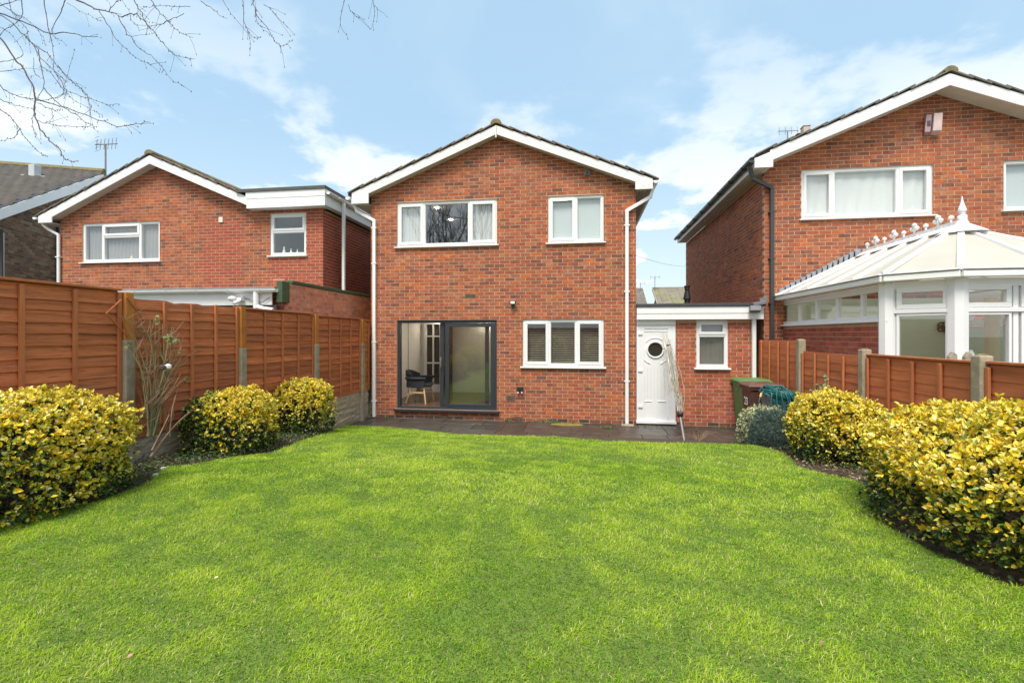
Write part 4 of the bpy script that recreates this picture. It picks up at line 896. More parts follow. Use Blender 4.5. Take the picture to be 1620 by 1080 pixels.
for k in range(int(Lr / gg)):
    for j in range(44):
        c = A + down * (gg * (k + .55)) + rd * (ww * (j + .5) + (.5 * ww if k % 2 else 0)) + uf * .045; hl = down * (gg * .57) - uf * .062
        a_, b_ = c - rd * ww * .5, c + rd * ww * .5; P_ = []
        for q, hh in ((-.5, .0), (-.25, .018), (.0, .022), (.25, .004), (.5, .0)):
            for e_ in (-1, 1): P_.append(c + rd * ww * q + hl * e_ + uf * (hh + .012 * 0))
        F_ = [(2 * i, 2 * i + 1, 2 * i + 3, 2 * i + 2) for i in range(4)]
        n0 = len(P_)
        for q in range(5): P_.append(P_[2 * q + 1] - uf * .075)
        F_ += [(2 * i + 1, n0 + i, n0 + i + 1, 2 * i + 3) for i in range(4)]; st.add(P_, F_)
st.build('tile_courses', mat('dark_roof_tile', (.075, .066, .058), .9, .3, 4, .003, 60, dirt=((.13, .12, .09), 2., .55, .85)), fh, kind='stuff')
MB().tube([A + Vector((0, 0, .05)), A + rd * 9 + Vector((0, 0, .05))], .13, 8).build('ridge_tiles', MOSS, fh, kind='stuff')
fw_ = A + rd * .25 - Vector((0, 0, .26)); Wd = 5.0
fq = fw_ - Vector((0, 0, fw_.z)) + nd * 4.98 + rd * .11; MB().prism([fq, fq + Vector((0, 0, 4.58)), fq + rd * 8.4 + Vector((0, 0, 4.58)), fq + rd * 8.4], -nd * .1).build('front_wall', MORTAR_D, fh)
brick_wall(fh, fw_ - Vector((0, 0, fw_.z)) , tuple(nd), tuple(-rd), Wd, 2.2, 4.5, [(4.28, 5.0, 3.3, 4.48)], lambda s: fw_.z - s * math.tan(pt), pal=PAL_B, m=mat('brown_brick', rough=.9, var=.25, scale=14, attr=True), mort=MORTAR_D, zbase=2.2, nind=0)
wp = fw_ - Vector((0, 0, fw_.z)) + nd * 4.30
MB().bar(wp + Vector((0, 0, 3.3)), wp + Vector((0, 0, 4.47)), .07, .1).bar(wp + Vector((0, 0, 3.33)) , wp + nd * .7 + Vector((0, 0, 3.33)), .07, .07).bar(wp + Vector((0, 0, 4.43)), wp + nd * .7 + Vector((0, 0, 4.43)), .07, .07).build('window', UPVC, fh)
p = None
for tt in np.linspace(1.2, 3.6, 60):      # vent on the slope seen at photo column 58
    q = A + down * tt
MB().bar(wp + rd * .2 + nd * .35 + Vector((0, 0, 3.2)), wp + rd * .2 + nd * .35 + Vector((0, 0, 4.5)), .05, .9, rd).build('room_lining', DARKIN, fh)
bp = A + down * 1.5 + rd * 1.22; pq = fw_ - Vector((0, 0, fw_.z)) + nd * 2.12 - rd * .06; MB().tube([pq + Vector((0, 0, 1.5)), pq + Vector((0, 0, 5.7))], .045, 8).build('downpipe', BLACK, fh)
vt = thing('roof_vent', 'small pale square vent pipe on the far left tiled roof', 'vent', tuple(bp))
MB().box(bp.x - .11, bp.x + .11, bp.y - .11, bp.y + .11, bp.z - .02, bp.z + .42).build('pipe', mat('pale_grey', (.50, .53, .54), .6, .08), vt, bevel=.02); MB().obox(bp + uf * .07, rd * .35, down * .2, uf * .01).build('flashing', mat('pale_lead', (.4, .4, .38), .6, .1), vt)
aq = aerial(167, 228, 14.6, 1.2, 'tv aerial on a thin mast at the ridge end of the far left roof', 6, 1.2)

# ================================================================== DISTANT HOUSE ROOFS, AERIALS
def dist_house(u0, u1, v0, v1, Y, label, m):
    a, b = aY(u0, v0, Y), aY(u1, v0, Y); t = thing('distant_house', label, 'house', ((a.x + b.x) / 2, Y, 0)); z1 = a.z; rise = 2.6; run = 5.0
    MB().box(a.x, b.x, Y - 4.6, Y + 4.6, 0, z1 - rise).prism([(a.x + .1, Y - 4.6, z1 - rise), (a.x + .1, Y + 4.6, z1 - rise), (a.x + .1, Y, z1 - .15)], (b.x - a.x - .2, 0, 0)).build('wall', mat('far_brick', (.28, .15, .10), .9, .15), t)
    MB().prism([(a.x - .2, Y, z1), (a.x - .2, Y - run, z1 - rise), (a.x - .2, Y - run, z1 - rise - .1), (a.x - .2, Y, z1 - .1)], (b.x - a.x + .4, 0, 0)).build('roof', FELT, t); st = MB(); n = 15; dn = Vector((0, -run, -rise)).normalized(); un = Vector((0, -rise, run)).normalized()
    for k in range(n):
        L2 = math.hypot(run, rise) / n; j = 0; x = a.x - .2
        while x < b.x + .2: c = Vector((x + .16, Y, z1)) + dn * L2 * (k + .5) + un * (.03 + .01 * (j % 2)); st.obox(c, (.155, 0, 0), dn * L2 * .55 - un * .02, un * .02); x += .32; j += 1
    st.build('tile_courses', m, t, kind='stuff')
    MB().prism([(a.x - .24, Y - run, z1 - rise - .1), (a.x - .24, Y, z1 - .1), (a.x - .24, Y, z1 + .05), (a.x - .24, Y - run, z1 - rise + .05)], (.05, 0, 0)).build('bargeboard', mat('weathered_board', (.35, .28, .22), .7, .1), t)
    MB().tube([(a.x - .2, Y, z1), (b.x + .2, Y, z1)], .12, 6).build('ridge_tiles', TILE_M, t)
dist_house(1037, 1130, 457, 480, 34, 'distant house with a mossy tiled roof seen over the flat roof beside the black flue', TILE_M)
dist_house(930, 1012, 459, 480, 36, 'distant house whose tiled roof end just shows at the right wall of the middle house', TILE_G)
aerial(1036, 438, 33.5, 1.2, 'thin tv aerial above the distant mossy roof', 3, .9); aerial(1013, 448, 35.5, 1.0, 'thin tv aerial on the distant roof edge next to the middle house', 3, .85)
pc0, pc1 = aY(1005, 404, 30), aY(1100, 421, 45); o = MB().tube([pc0 + (pc1 - pc0) * (k / 12.) - Vector((0, 0, .25 * math.sin(k / 12 * math.pi))) for k in range(13)], .012, 4).build('overhead_cable', mat('cable', (.25, .27, .3), .6, 0)); tag(o, 'thin overhead cable crossing the gap between the middle and right houses', 'cable')

# ================================================================== FENCES
_pb = {}
def lap_panel(fence, X, sg, y0, y1, top, h, nb_, cap=True, bm=FENCE, tm=BATTEN, jag=False, nbat=3):
    """lap panel on the plane x=X, garden side towards sg"""
    L_ = y1 - y0; fr = MB(); yc = (y0 + y1) / 2
    fr.box(X - sg * .02 - .012, X - sg * .02 + .012, y0, y1, top - .04, top - .005) if not jag else None
    fr.box(min(X, X - sg * .02), max(X, X - sg * .02), y0, y0 + .03, top - h, top - .02); fr.box(min(X, X - sg * .02), max(X, X - sg * .02), y1 - .03, y1, top - h, top - .02)
    pn = fr.build('fence_panel', tm, fence); bh = (h - .02) / nb_ + .022; rn = random.Random(int(y0 * 100) + (5 if sg > 0 else 9)); ys = [rn.uniform(-.009, .009) for _ in range(nb_)]
    for k in range(nb_):
        zc_ = top - h + (h - .02) * (k + .5) / nb_ + ys[k]; n = 14; V = []; F = []; ph = rn.uniform(0, 6); amp = .0022
        for i in range(n + 1):
            y = -L_ / 2 + L_ * i / n; w0 = amp * math.sin(i * 1.1 + ph) + amp * .6 * math.sin(i * 2.7 + ph); top_cut = 0.
            if jag and k >= nb_ - 1: top_cut = .008 + .005 * math.sin(i * 1.3) + (.018 if i in (5, 9) else 0) + .02 * i / 14
            lo, hi = -bh / 2 + w0, bh / 2 - top_cut
            lp = .024 if sg > 0 else .010; V += [(sg * lp, y, lo), (sg * .004, y, hi), (sg * .003, y, lo + .001), (-sg * .006, y, hi)]
        for i in range(n):
            a = 4 * i; F += [(a, a + 4, a + 5, a + 1), (a + 2, a, a + 4, a + 6), (a + 1, a + 5, a + 7, a + 3), (a + 2, a + 3, a + 7, a + 6)]
        F += [(0, 1, 3, 2), (4 * n, 4 * n + 2, 4 * n + 3, 4 * n + 1)]
        o = bpy.data.objects.new('board', MB().add(V, F).mesh('board', bm)); o.location = (X, yc, zc_); o.rotation_euler = (rn.uniform(-.002, .002), 0, 0); COL.objects.link(o); o.parent = pn; o.matrix_parent_inverse = world_of(pn).inverted()
    for k in range(nbat + 2):
        y = y0 + .02 + (L_ - .04) * k / (nbat + 1); MB().box(min(X + sg * .020, X + sg * .046), max(X + sg * .020, X + sg * .046), y - .019, y + .019, top - h + .004, top - (.03 if not jag or k > 2 else .05) + rn.uniform(-.008, .004)).build('batten', tm, pn, bevel=.003)
    if cap: MB().box(X - .035, X + .05 if sg > 0 else X + .035, y0, y1, top - .004, top + .018).build('cap_rail', tm, pn, bevel=.003)
    return pn
lf = thing('fence', 'tall orange brown lap panel fence with concrete posts on the left of the lawn', 'fence', (FXL, 6, 0))
PANL = [(.66, 2.42, 2.29, .80), (2.54, 4.32, 2.26, .76), (4.44, 6.02, 2.22, .71), (6.14, 7.90, 2.17, .64), (8.02, 9.72, 2.14, .60), (9.84, 10.14, 2.12, .58)]
for i, (y0, y1, tp, zb) in enumerate(PANL):
    lap_panel(lf, FXL, 1, y0, y1, tp, tp - zb, 14, cap=(i != 2), bm=OCHRE if i == 5 else FENCE, jag=(i == 2), nbat=0 if i == 5 else 3)
    for j in range(3):
        z1 = zb - .004 - .302 * j; z0 = z1 - .298
        if z1 < gz(0, y0) - .05: break
        n = 20; V = []; F = []
        for a in range(n + 1):
            y = y0 + (y1 - y0) * a / n
            for b in range(7): z = z0 + (z1 - z0) * b / 6; d = 0 if b in (0, 6) else .018 * (.5 + noise.noise(Vector((y * 7, z * 16, 3)))); V.append((FXL + .005 + d, y, z))
        for a in range(n):
            for b in range(6): q = a * 7 + b; F.append((q, q + 7, q + 8, q + 1))
        q = len(V); V += [(FXL - .02, y0, z0), (FXL - .02, y1, z0), (FXL - .02, y1, z1), (FXL - .02, y0, z1)]; F.append((q, q + 3, q + 2, q + 1)); F.append((6, 6 + 7 * n, q + 2, q + 3))
        MB().add(V, F).build('gravel_board', CONC2, lf)
def cpost(fence, X, y, z1, z0=-.2, w=.055, m=CONC):
    mb = MB(); n = 5; P_ = []; F_ = []
    mb.prism([(X - w, y - w, z0), (X + w, y - w, z0), (X + w, y + w, z0), (X - w, y + w, z0)], (0, 0, z1 - z0)); o = mb.build('post', m, fence, bevel=.012); return o
for y, zc_, tp in ((2.48, 1.75, 2.27), (4.38, 1.75, 2.245), (6.08, 1.62, 2.20), (7.96, 1.64, 2.17), (9.78, 1.61, 2.14)):
    pc_ = cpost(lf, FXL + .03, y, zc_); MB().box(FXL - .03, FXL + .075, y - .045, y + .045, zc_ + .001, tp).build('post_extension', OCHRE, lf, bevel=.004)
tr = MB()
for (u0, v0, u1, v1) in ((168, 496, 192, 474), (168, 496, 203, 533), (201, 470, 225, 503), (203, 533, 192, 500)):
    a, b = aX(u0, v0, FXL + .09), aX(u1, v1, FXL + .10); tr.bar(a, b, .014, .010)
tr.build('broken_trellis', BATTEN, lf)
rf = thing('fence', 'low red brown panel fence with concrete posts on the right of the lawn', 'fence', (FXR, 6, 0))
for y0, y1, tp, cp in ((8.45, 10.12, 1.71, False), (6.67, 8.33, 1.545, False), (4.88, 6.55, 1.55, True), (3.06, 4.76, 1.555, True), (1.2, 2.94, 1.56, True)):
    lap_panel(rf, FXR, -1, y0, y1, tp, 1.25, 11, cap=cp, bm=FENCE_R, tm=BATTEN); MB().box(FXR - .02, FXR + .02, y0, y1, -.1, tp - 1.255).build('gravel_board', CONC, rf)
for y, z in ((8.39, 1.73), (6.61, 1.62), (4.82, 1.62), (3.0, 1.62)):
    cpost(rf, FXR - .02, y, z, w=.055)
    mb = MB().lathe((FXR - .02, y, z - .004), [(.052, 0), (.045, .012), (.02, .018)], 7); mb.build('mossy_cap', MOSS, rf)
MB().box(FXR - .05, FXR + .0, 10.12, 10.19, -.05, 1.70).build('post', FENCE_R, rf)
# pointed pale timber things behind the right fence
for u0, u1, lb in ((1503, 1513, 'left'), (1526, 1540, 'right')):
    a = aY((u0 + u1) / 2, 556, 5.4); t = MB().prism([(a.x - .05, 5.4, 1.3), (a.x + .05, 5.4, 1.3), (a.x + .04, 5.4, a.z - .03), (a.x + .005, 5.4, a.z), (a.x - .03, 5.4, a.z - .05)], (0, .05, 0)).build('timber_offcut', mat('grey_timber' + lb, (.33, .28, .21), .9, .3, 14), None, bevel=.008); tag(t, lb + ' one of two pointed grey timber offcuts showing over the right fence', 'timber')
# garden end behind the photographer (seen only in reflections)
bf = thing('fence', 'brown board fence closing the garden behind the viewpoint', 'fence', (-.6, -6.1, .5)); bb = MB(); x = FXL
while x < FXR: bb.box(x, x + .145, -6.12, -6.1 + .004 * (int(x * 7) % 2), .5, 2.2); x += .15
bb.build('boards', FENCE_R, bf, kind='stuff')
for y0, y1 in ((-6, .6),):
    MB().box(FXL - .02, FXL + .01, y0, y1, .5, 2.3).build('rear_run', FENCE, lf); MB().box(FXR - .01, FXR + .02, y0, y1 + .5, .4, 1.56).build('rear_run', FENCE_R, rf)
# ================================================================== VEGETATION
def leaf_batch(P, D, N, L, Wd, Cc, Cr, fold=.25):
    """numpy leaves: base point, direction, normal, length, width, centre colour, rim colour -> V, F, tint"""
    n = len(P); S = np.cross(D, N); S /= np.linalg.norm(S, axis=1, keepdims=True) + 1e-9; N2 = np.cross(S, D); L = L[:, None]; Wd = Wd[:, None]
    pr_ = [(0, 0, 0), (.30, .42, 1), (.68, .40, 1), (1.0, 0, .2), (.68, -.40, 1), (.30, -.42, 1), (.48, 0, -.35)]
    V = np.stack([P + D * L * a + S * Wd * b + N2 * Wd * fold * c for a, b, c in pr_], 1)
    T = np.stack([Cr] * 6 + [Cc], 1); F = np.array([(6, i, (i + 1) % 6) for i in range(6)])
    F = (F[None] + (np.arange(n) * 7)[:, None, None]).reshape(-1, 3); return V.reshape(-1, 3), F, T.reshape(-1, 3)
def unit(a): return a / (np.linalg.norm(a, axis=1, keepdims=True) + 1e-9)
YEL = [(.90, .67, .045), (.92, .74, .13), (.86, .61, .03), (.92, .79, .30), (.74, .62, .05), (.88, .56, .035), (.62, .58, .06)]
LGR = [(.26, .36, .045), (.17, .27, .035), (.38, .42, .06)]
DGR = [(.035, .075, .018), (.05, .10, .022), (.028, .06, .02)]
def pick(pal, n): return np.array(pal, 'f')[rng.integers(0, len(pal), n)]
def bush(name, label, c, r, zb, ncl, per, ls, style, group=None, cat='bush', nleafobj=0, seed=1, flat=.75, green_side=None):
    """dense shrub: leaf rosettes over a lumpy rounded body, darker greener leaves inside and low down"""
    sd_ = np.random.default_rng(seed); cx_, cy_, cz_ = c; t = thing(name, label, cat, (cx_, cy_, zb), group)
    th = sd_.uniform(0, 2 * np.pi, ncl); ph = np.arccos(sd_.uniform(-.92, 1, ncl)); d = np.stack([np.sin(ph) * np.cos(th), np.sin(ph) * np.sin(th), np.cos(ph)], 1)
    e = 1 / (np.abs(d[:, 0]) ** 2.6 + np.abs(d[:, 1]) ** 2.6 + np.abs(d[:, 2]) ** 2.8) ** (1 / 2.7)
    lump = np.array([noise.noise(Vector(x * 2.3) + Vector((seed * 3.1, 0, 0))) * .13 + noise.noise(Vector(x * 6.) + Vector((0, seed, 0))) * .11 for x in d]) + 1
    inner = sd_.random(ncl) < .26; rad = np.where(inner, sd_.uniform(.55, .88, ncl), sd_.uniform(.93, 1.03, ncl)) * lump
    rad = rad + (sd_.random(ncl) < .05) * sd_.uniform(.02, .13, ncl)
    rzl = (c[2] - zb) * 1.85; d = d * np.ones((1, 3)); off3 = d * (e * rad)[:, None] * np.array(r); off3[:, 2] = np.where(d[:, 2] < 0, d[:, 2] * e * rad * rzl, off3[:, 2]); Pc = np.array(c) + off3; keep = Pc[:, 2] > zb + .02
    g = unit(d / np.array(r)); ax = unit(g * .75 + np.array([0, 0, .45]) + sd_.normal(0, .28, (ncl, 3)))
    Pc, ax, inner, d = Pc[keep], ax[keep], inner[keep], d[keep]; n = len(Pc)
    P = np.repeat(Pc, per, 0); A = np.repeat(ax, per, 0); inn = np.repeat(inner, per); hz = (P[:, 2] - zb) / (c[2] + r[2] - zb)
    q = unit(np.cross(A, sd_.normal(0, 1, P.shape))); op = sd_.uniform(.35, 1.35, len(P))[:, None]
    D = unit(A * np.cos(op) + q * np.sin(op)); N_ = unit(A * .8 + sd_.normal(0, .35, A.shape)); P = P + sd_.normal(0, ls * .22, P.shape)
    L = ls * sd_.uniform(.5, 1.3, len(P)); Wd = L * sd_.uniform(.55, .72, len(P))
    k = sd_.random(len(P)) * 1.04; pn_ = np.array([noise.noise(Vector(p * 2.6) + Vector((seed, 5, 0))) for p in P]); gs = np.zeros(len(P))
    if green_side is not None: gs = np.clip(((P - np.array(c)) @ np.array(green_side)) / r[0] - .05, 0, 1) * 1.7
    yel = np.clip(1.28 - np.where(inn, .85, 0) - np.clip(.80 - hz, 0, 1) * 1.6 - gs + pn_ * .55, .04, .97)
    def pk(pal): return np.array(pal)[sd_.integers(0, len(pal), len(P))]
    if style == 'gold':
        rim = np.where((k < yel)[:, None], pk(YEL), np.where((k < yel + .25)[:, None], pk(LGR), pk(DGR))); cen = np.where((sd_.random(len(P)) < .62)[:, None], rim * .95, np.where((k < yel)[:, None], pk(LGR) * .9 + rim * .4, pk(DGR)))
    elif style == 'cream':
        rim = np.where((k < yel)[:, None], pk([(.62, .62, .38), (.70, .70, .5), (.5, .55, .28), (.6, .62, .42)]), pk([(.14, .19, .08), (.2, .25, .1)])); cen = pk([(.16, .22, .09), (.3, .36, .18), (.5, .52, .3)])
    elif style == 'juniper':
        rim = pk([(.075, .125, .10), (.10, .16, .135), (.055, .10, .075), (.13, .18, .15)]); cen = rim * .9
    elif style == 'ivy':
        rim = pk([(.05, .10, .03), (.08, .14, .04), (.12, .16, .05), (.2, .19, .09), (.04, .08, .03)]); cen = rim * 1.15
    rim = rim * sd_.uniform(.85, 1.15, (len(P), 1)); cen = cen * sd_.uniform(.9, 1.1, (len(P), 1))
    if style == 'juniper': Wd *= .16; L *= 1.3
    ind = np.zeros(len(P), bool)
    if nleafobj:
        dist = np.linalg.norm(P - np.array([0, 0, CZ]), axis=1); vis = (np.repeat(d, per, 0) @ unit(np.array([[-c[0], -c[1], .4]]))[0] > .1) & ~inn
        ind[np.argsort(np.where(vis, dist, 99))[:nleafobj]] = True
    V, F, T = leaf_batch(P[~ind], D[~ind], N_[~ind], L[~ind], Wd[~ind], cen[~ind], rim[~ind])
    fo = bpy.data.objects.new('foliage', npmesh('foliage', V, F, LEAFM, T)); fo['kind'] = 'stuff'; link(fo, t)
    if nleafobj:
        var = []
        for a in range(10):
            rc = [YEL[0], YEL[6], YEL[3], YEL[2], YEL[5], YEL[4], LGR[0], LGR[2], DGR[1], DGR[0]][a]; cc = rc if a % 2 else (LGR[a % 3] if a < 8 else DGR[1])
            v1, f1, t1 = leaf_batch(np.zeros((1, 3)), np.array([[0, 1., 0]]), np.array([[0, 0, 1.]]), np.array([1.]), np.array([.64]), np.array([cc]), np.array([rc])); var.append(npmesh('leaf', v1, f1, LEAFM, t1))
        inv = world_of(fo).inverted()
        for i in np.where(ind)[0]:
            y = Vector(D[i]); z = Vector(N_[i]); x = y.cross(z).normalized(); z = x.cross(y); M_ = Matrix((x, y, z)).transposed().to_4x4(); yl = k[i] < yel[i]
            o = bpy.data.objects.new('leaf', var[int(sd_.integers(0, 6)) if yl else int(sd_.integers(6, 10))]); o.matrix_basis = Matrix.Translation(P[i]) @ M_ @ Matrix.Scale(float(L[i]), 4); COL.objects.link(o); o.parent = fo; o.matrix_parent_inverse = inv
    # stems and twigs
    st = MB()
    for i in range(46):
        j = int(sd_.integers(0, n)); a = Vector((cx_ + sd_.normal(0, r[0] * .18), cy_ + sd_.normal(0, r[1] * .18), zb - .02)); b = Vector(Pc[j]) ; m_ = a.lerp(b, .5) + Vector(sd_.normal(0, .04, 3)); st.tube(curve_pts([a, m_, a.lerp(b, .96)], 3), [.010, .009, .008, .006, .005, .004, .003], 4)
    st.build('branches', BARK, t); return t
SPH = 'golden leaved bush, '
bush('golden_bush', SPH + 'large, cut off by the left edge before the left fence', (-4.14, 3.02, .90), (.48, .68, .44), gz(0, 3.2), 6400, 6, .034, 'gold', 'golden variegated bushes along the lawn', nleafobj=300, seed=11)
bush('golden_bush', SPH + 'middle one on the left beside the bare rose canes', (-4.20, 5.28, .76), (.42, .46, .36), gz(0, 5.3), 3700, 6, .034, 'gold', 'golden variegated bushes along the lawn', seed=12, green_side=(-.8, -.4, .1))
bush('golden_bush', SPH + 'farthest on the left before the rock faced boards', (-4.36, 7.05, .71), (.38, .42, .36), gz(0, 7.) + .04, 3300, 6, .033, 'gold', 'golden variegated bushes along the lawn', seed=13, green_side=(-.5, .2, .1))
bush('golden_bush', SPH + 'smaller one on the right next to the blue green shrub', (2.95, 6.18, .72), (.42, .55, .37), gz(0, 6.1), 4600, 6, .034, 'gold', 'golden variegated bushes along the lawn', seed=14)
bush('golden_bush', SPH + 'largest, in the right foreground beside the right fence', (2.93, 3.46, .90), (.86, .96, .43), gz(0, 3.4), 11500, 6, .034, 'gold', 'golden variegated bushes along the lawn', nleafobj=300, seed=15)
bush('variegated_bush', 'small pale cream and green bush in front of the wheelie bins', (2.90, 8.22, .28), (.36, .38, .34), -.03, 1500, 6, .034, 'cream', seed=16)
bush('juniper_bush', 'small blue green needle leaved shrub between the cream bush and the golden bush', (2.76, 7.45, .34), (.30, .36, .32), gz(0, 7.5), 2300, 9, .045, 'juniper', seed=17)
# spindly sprig behind the right golden bush
t = thing('shrub', 'spindly grey green sprig rising behind the smaller right golden bush', 'plant', (3.2, 6.9, .2)); st = MB(); lv = []
base = Vector((3.15, 6.75, .3))
for (u, v) in ((1308, 594), (1296, 608), (1286, 616)):
    tip = aY(u, v, 6.9); pts = curve_pts([base, base.lerp(tip, .5) + Vector((-.03, 0, .05)), tip], 6); st.tube(pts, .007, 5)
    for i, p in enumerate(pts[4:]):
        for k in range(4): lv.append(p)
st.build('stem', CANE, t); P = np.array([tuple(p) for p in lv]); n = len(P); Dd = unit(rng.normal(0, 1, (n, 3)) + np.array([0, 0, .4])); V, F, T = leaf_batch(P, Dd, unit(rng.normal(0, 1, (n, 3))), np.full(n, .05), np.full(n, .03), pick([(.3, .36, .2)], n), pick([(.32, .38, .2), (.42, .42, .25), (.2, .28, .12)], n)); fo = bpy.data.objects.new('leaves', npmesh('leaves', V, F, LEAFM, T)); fo['kind'] = 'stuff'; link(fo, t)
# climbing rose, bare canes against the left fence
t = thing('rose_shrub', 'straggly half bare rose with long green canes against the left fence', 'shrub', (-4.45, 5.0, .42)); rr_ = random.Random(5)
CAN = [((236, 690), (232, 620), (238, 560), (238, 505)), ((238, 690), (248, 630), (262, 580), (247, 548), (208, 513), (192, 503)), ((240, 690), (252, 610), (262, 560), (268, 540), (276, 520)), ((240, 688), (262, 610), (278, 580), (292, 566)), ((238, 685), (228, 600), (215, 565), (203, 545)), ((238, 690), (246, 600), (238, 540), (222, 512)),
       ((242, 690), (262, 640), (276, 600), (285, 575)), ((236, 690), (240, 640), (250, 580), (252, 500)), ((238, 690), (240, 610), (228, 570), (208, 522)), ((241, 690), (258, 625), (270, 570), (272, 535)), ((237, 690), (234, 650), (224, 610), (228, 585)), ((240, 690), (250, 650), (256, 610), (264, 590), (280, 560), (290, 548))]
for q in range(9):
    u1 = rr_.uniform(205, 292); v1 = rr_.uniform(500, 600); CAN.append(((rr_.uniform(233, 243), 690), (238 + (u1 - 238) * .3, 640), (238 + (u1 - 238) * .7 + rr_.uniform(-8, 8), (640 + v1) / 2), (u1, v1)))
canes = []
for c_ in CAN:
    n = len(c_); pts = [aX(u + rr_.uniform(-2, 2), v, -4.42 - .20 * i / (n - 1) + rr_.uniform(-.03, .03)) for i, (u, v) in enumerate(c_)]; cp = curve_pts(pts, 5); m_ = len(cp); canes.append(cp)
    MB().tube(cp, [.0085 * (1 - .62 * i / m_) for i in range(m_)], 5).build('cane', CANE, t)
tw = MB()
for cp in canes:
    for k in range(7):
        p = cp[rr_.randint(len(cp) // 3, len(cp) - 1)]; d = Vector((rr_.uniform(-.02, .08), rr_.uniform(-.16, .16), rr_.uniform(.02, .2))); tw.tube([p, p + d * .5 + Vector((0, .01, 0)), p + d], [.003, .0025, .0015], 4)
for k in range(26):
    p = aX(rr_.uniform(222, 262), rr_.uniform(640, 700), -4.45); d = Vector((rr_.uniform(0, .1), rr_.uniform(-.25, .25), rr_.uniform(.1, .4))); tw.tube([p, p + d * .6, p + d + Vector((0, rr_.uniform(-.08, .08), 0))], [.004, .003, .0015], 4)
tw.build('twigs', CANEB, t)
for pl in (((238, 722), (262, 690), (282, 668), (312, 644)), ((244, 716), (270, 680), (300, 652), (316, 655)), ((268, 690), (272, 650), (278, 625)), ((240, 712), (256, 680), (268, 655))):
    pts = [aX(u, v, -4.36) for u, v in pl]; cp = curve_pts(pts, 4); MB().tube(cp, [.009 * (1 - .5 * i / len(cp)) for i in range(len(cp))], 5).build('dead_cane', CANEB, t)
P = np.array([tuple(aX(u + rng.normal(0, 3), v + rng.normal(0, 3), -4.5 + rng.normal(0, .04))) for u, v in [(246, 506)] * 10 + [(268, 533)] * 14 + [(274, 540)] * 14 + [(284, 557)] * 5 + [(292, 605)] * 4 + [(297, 600)] * 4 + [(205, 547)] * 3]); n = len(P)
V, F, T = leaf_batch(P, unit(rng.normal(0, 1, (n, 3))), unit(rng.normal(0, 1, (n, 3))), np.full(n, .045), np.full(n, .028), pick([(.25, .28, .1)], n), pick([(.26, .30, .12), (.42, .42, .26), (.5, .45, .2), (.2, .26, .1)], n)); fo = bpy.data.objects.new('leaves', npmesh('leaves', V, F, LEAFM, T)); fo['kind'] = 'stuff'; link(fo, t)
p = aX(262, 580, -4.40); o = MB().lathe((p.x + .03, p.y, p.z - .025), [(.012, 0), (.03, .012), (.032, .04), (.012, .055)], 8).build('tie_tag', WHITE, t); o = MB().lathe((p.x + .02, p.y - .06, p.z - .03), [(.01, 0), (.034, .012), (.034, .04), (.012, .055)], 8).build('dead_rose_head', BARK, t)
# ground cover in the beds
def scatter_cover(name, label, pts, n, rad, ls, pal, h=.05):
    c = np.array(pts)[rng.integers(0, len(pts), n)] + rng.normal(0, rad, (n, 2)); ok = np.array([not inpoly(a, b) for a, b in c]) & (c[:, 0] > FXL + .04) & (c[:, 0] < FXR - .04) & (c[:, 1] < 8.7); c = c[ok]; n = len(c)
    z = np.array([gz(0, b) for b in c[:, 1]]) + rng.uniform(-.01, h, n); P = np.column_stack([c, z]); D_ = unit(rng.normal(0, 1, (n, 3)) * np.array([1, 1, .35])); N_ = unit(rng.normal(0, .5, (n, 3)) + np.array([0, 0, 1])); col = pick(pal, n)
    L = ls * rng.uniform(.5, 1.2, n); V, F, T = leaf_batch(P, D_, N_, L, L * .7, col * 1.1, col); o = bpy.data.objects.new(name, npmesh(name, V, F, LEAFM, T)); COL.objects.link(o); tag(o, label, 'ground cover', kind='stuff')
IV = [(.04, .085, .025), (.07, .13, .035), (.10, .15, .05), (.16, .17, .07), (.05, .09, .04)]
scatter_cover('ground_ivy', 'low ivy and weeds on the soil along the left fence', [(-4.25, y) for y in np.arange(2.6, 8.4, .15)] + [(-4.05, y) for y in np.arange(2.4, 8.2, .3)], 8500, .22, .026, IV)
scatter_cover('bed_weeds', 'sparse weeds and leaves on the soil bed along the right fence', [(3.0, y) for y in np.arange(2.2, 8.2, .2)], 3000, .3, .026, IV, .03)
scatter_cover('leaf_litter', 'dry brown leaf litter on the soil beds', [(-4.2, y) for y in np.arange(2.4, 8.4, .2)] + [(2.7, y) for y in np.arange(2.2, 7.6, .2)], 4200, .3, .035, [(.16, .09, .045), (.22, .14, .08), (.10, .06, .035), (.35, .28, .16)], .015)

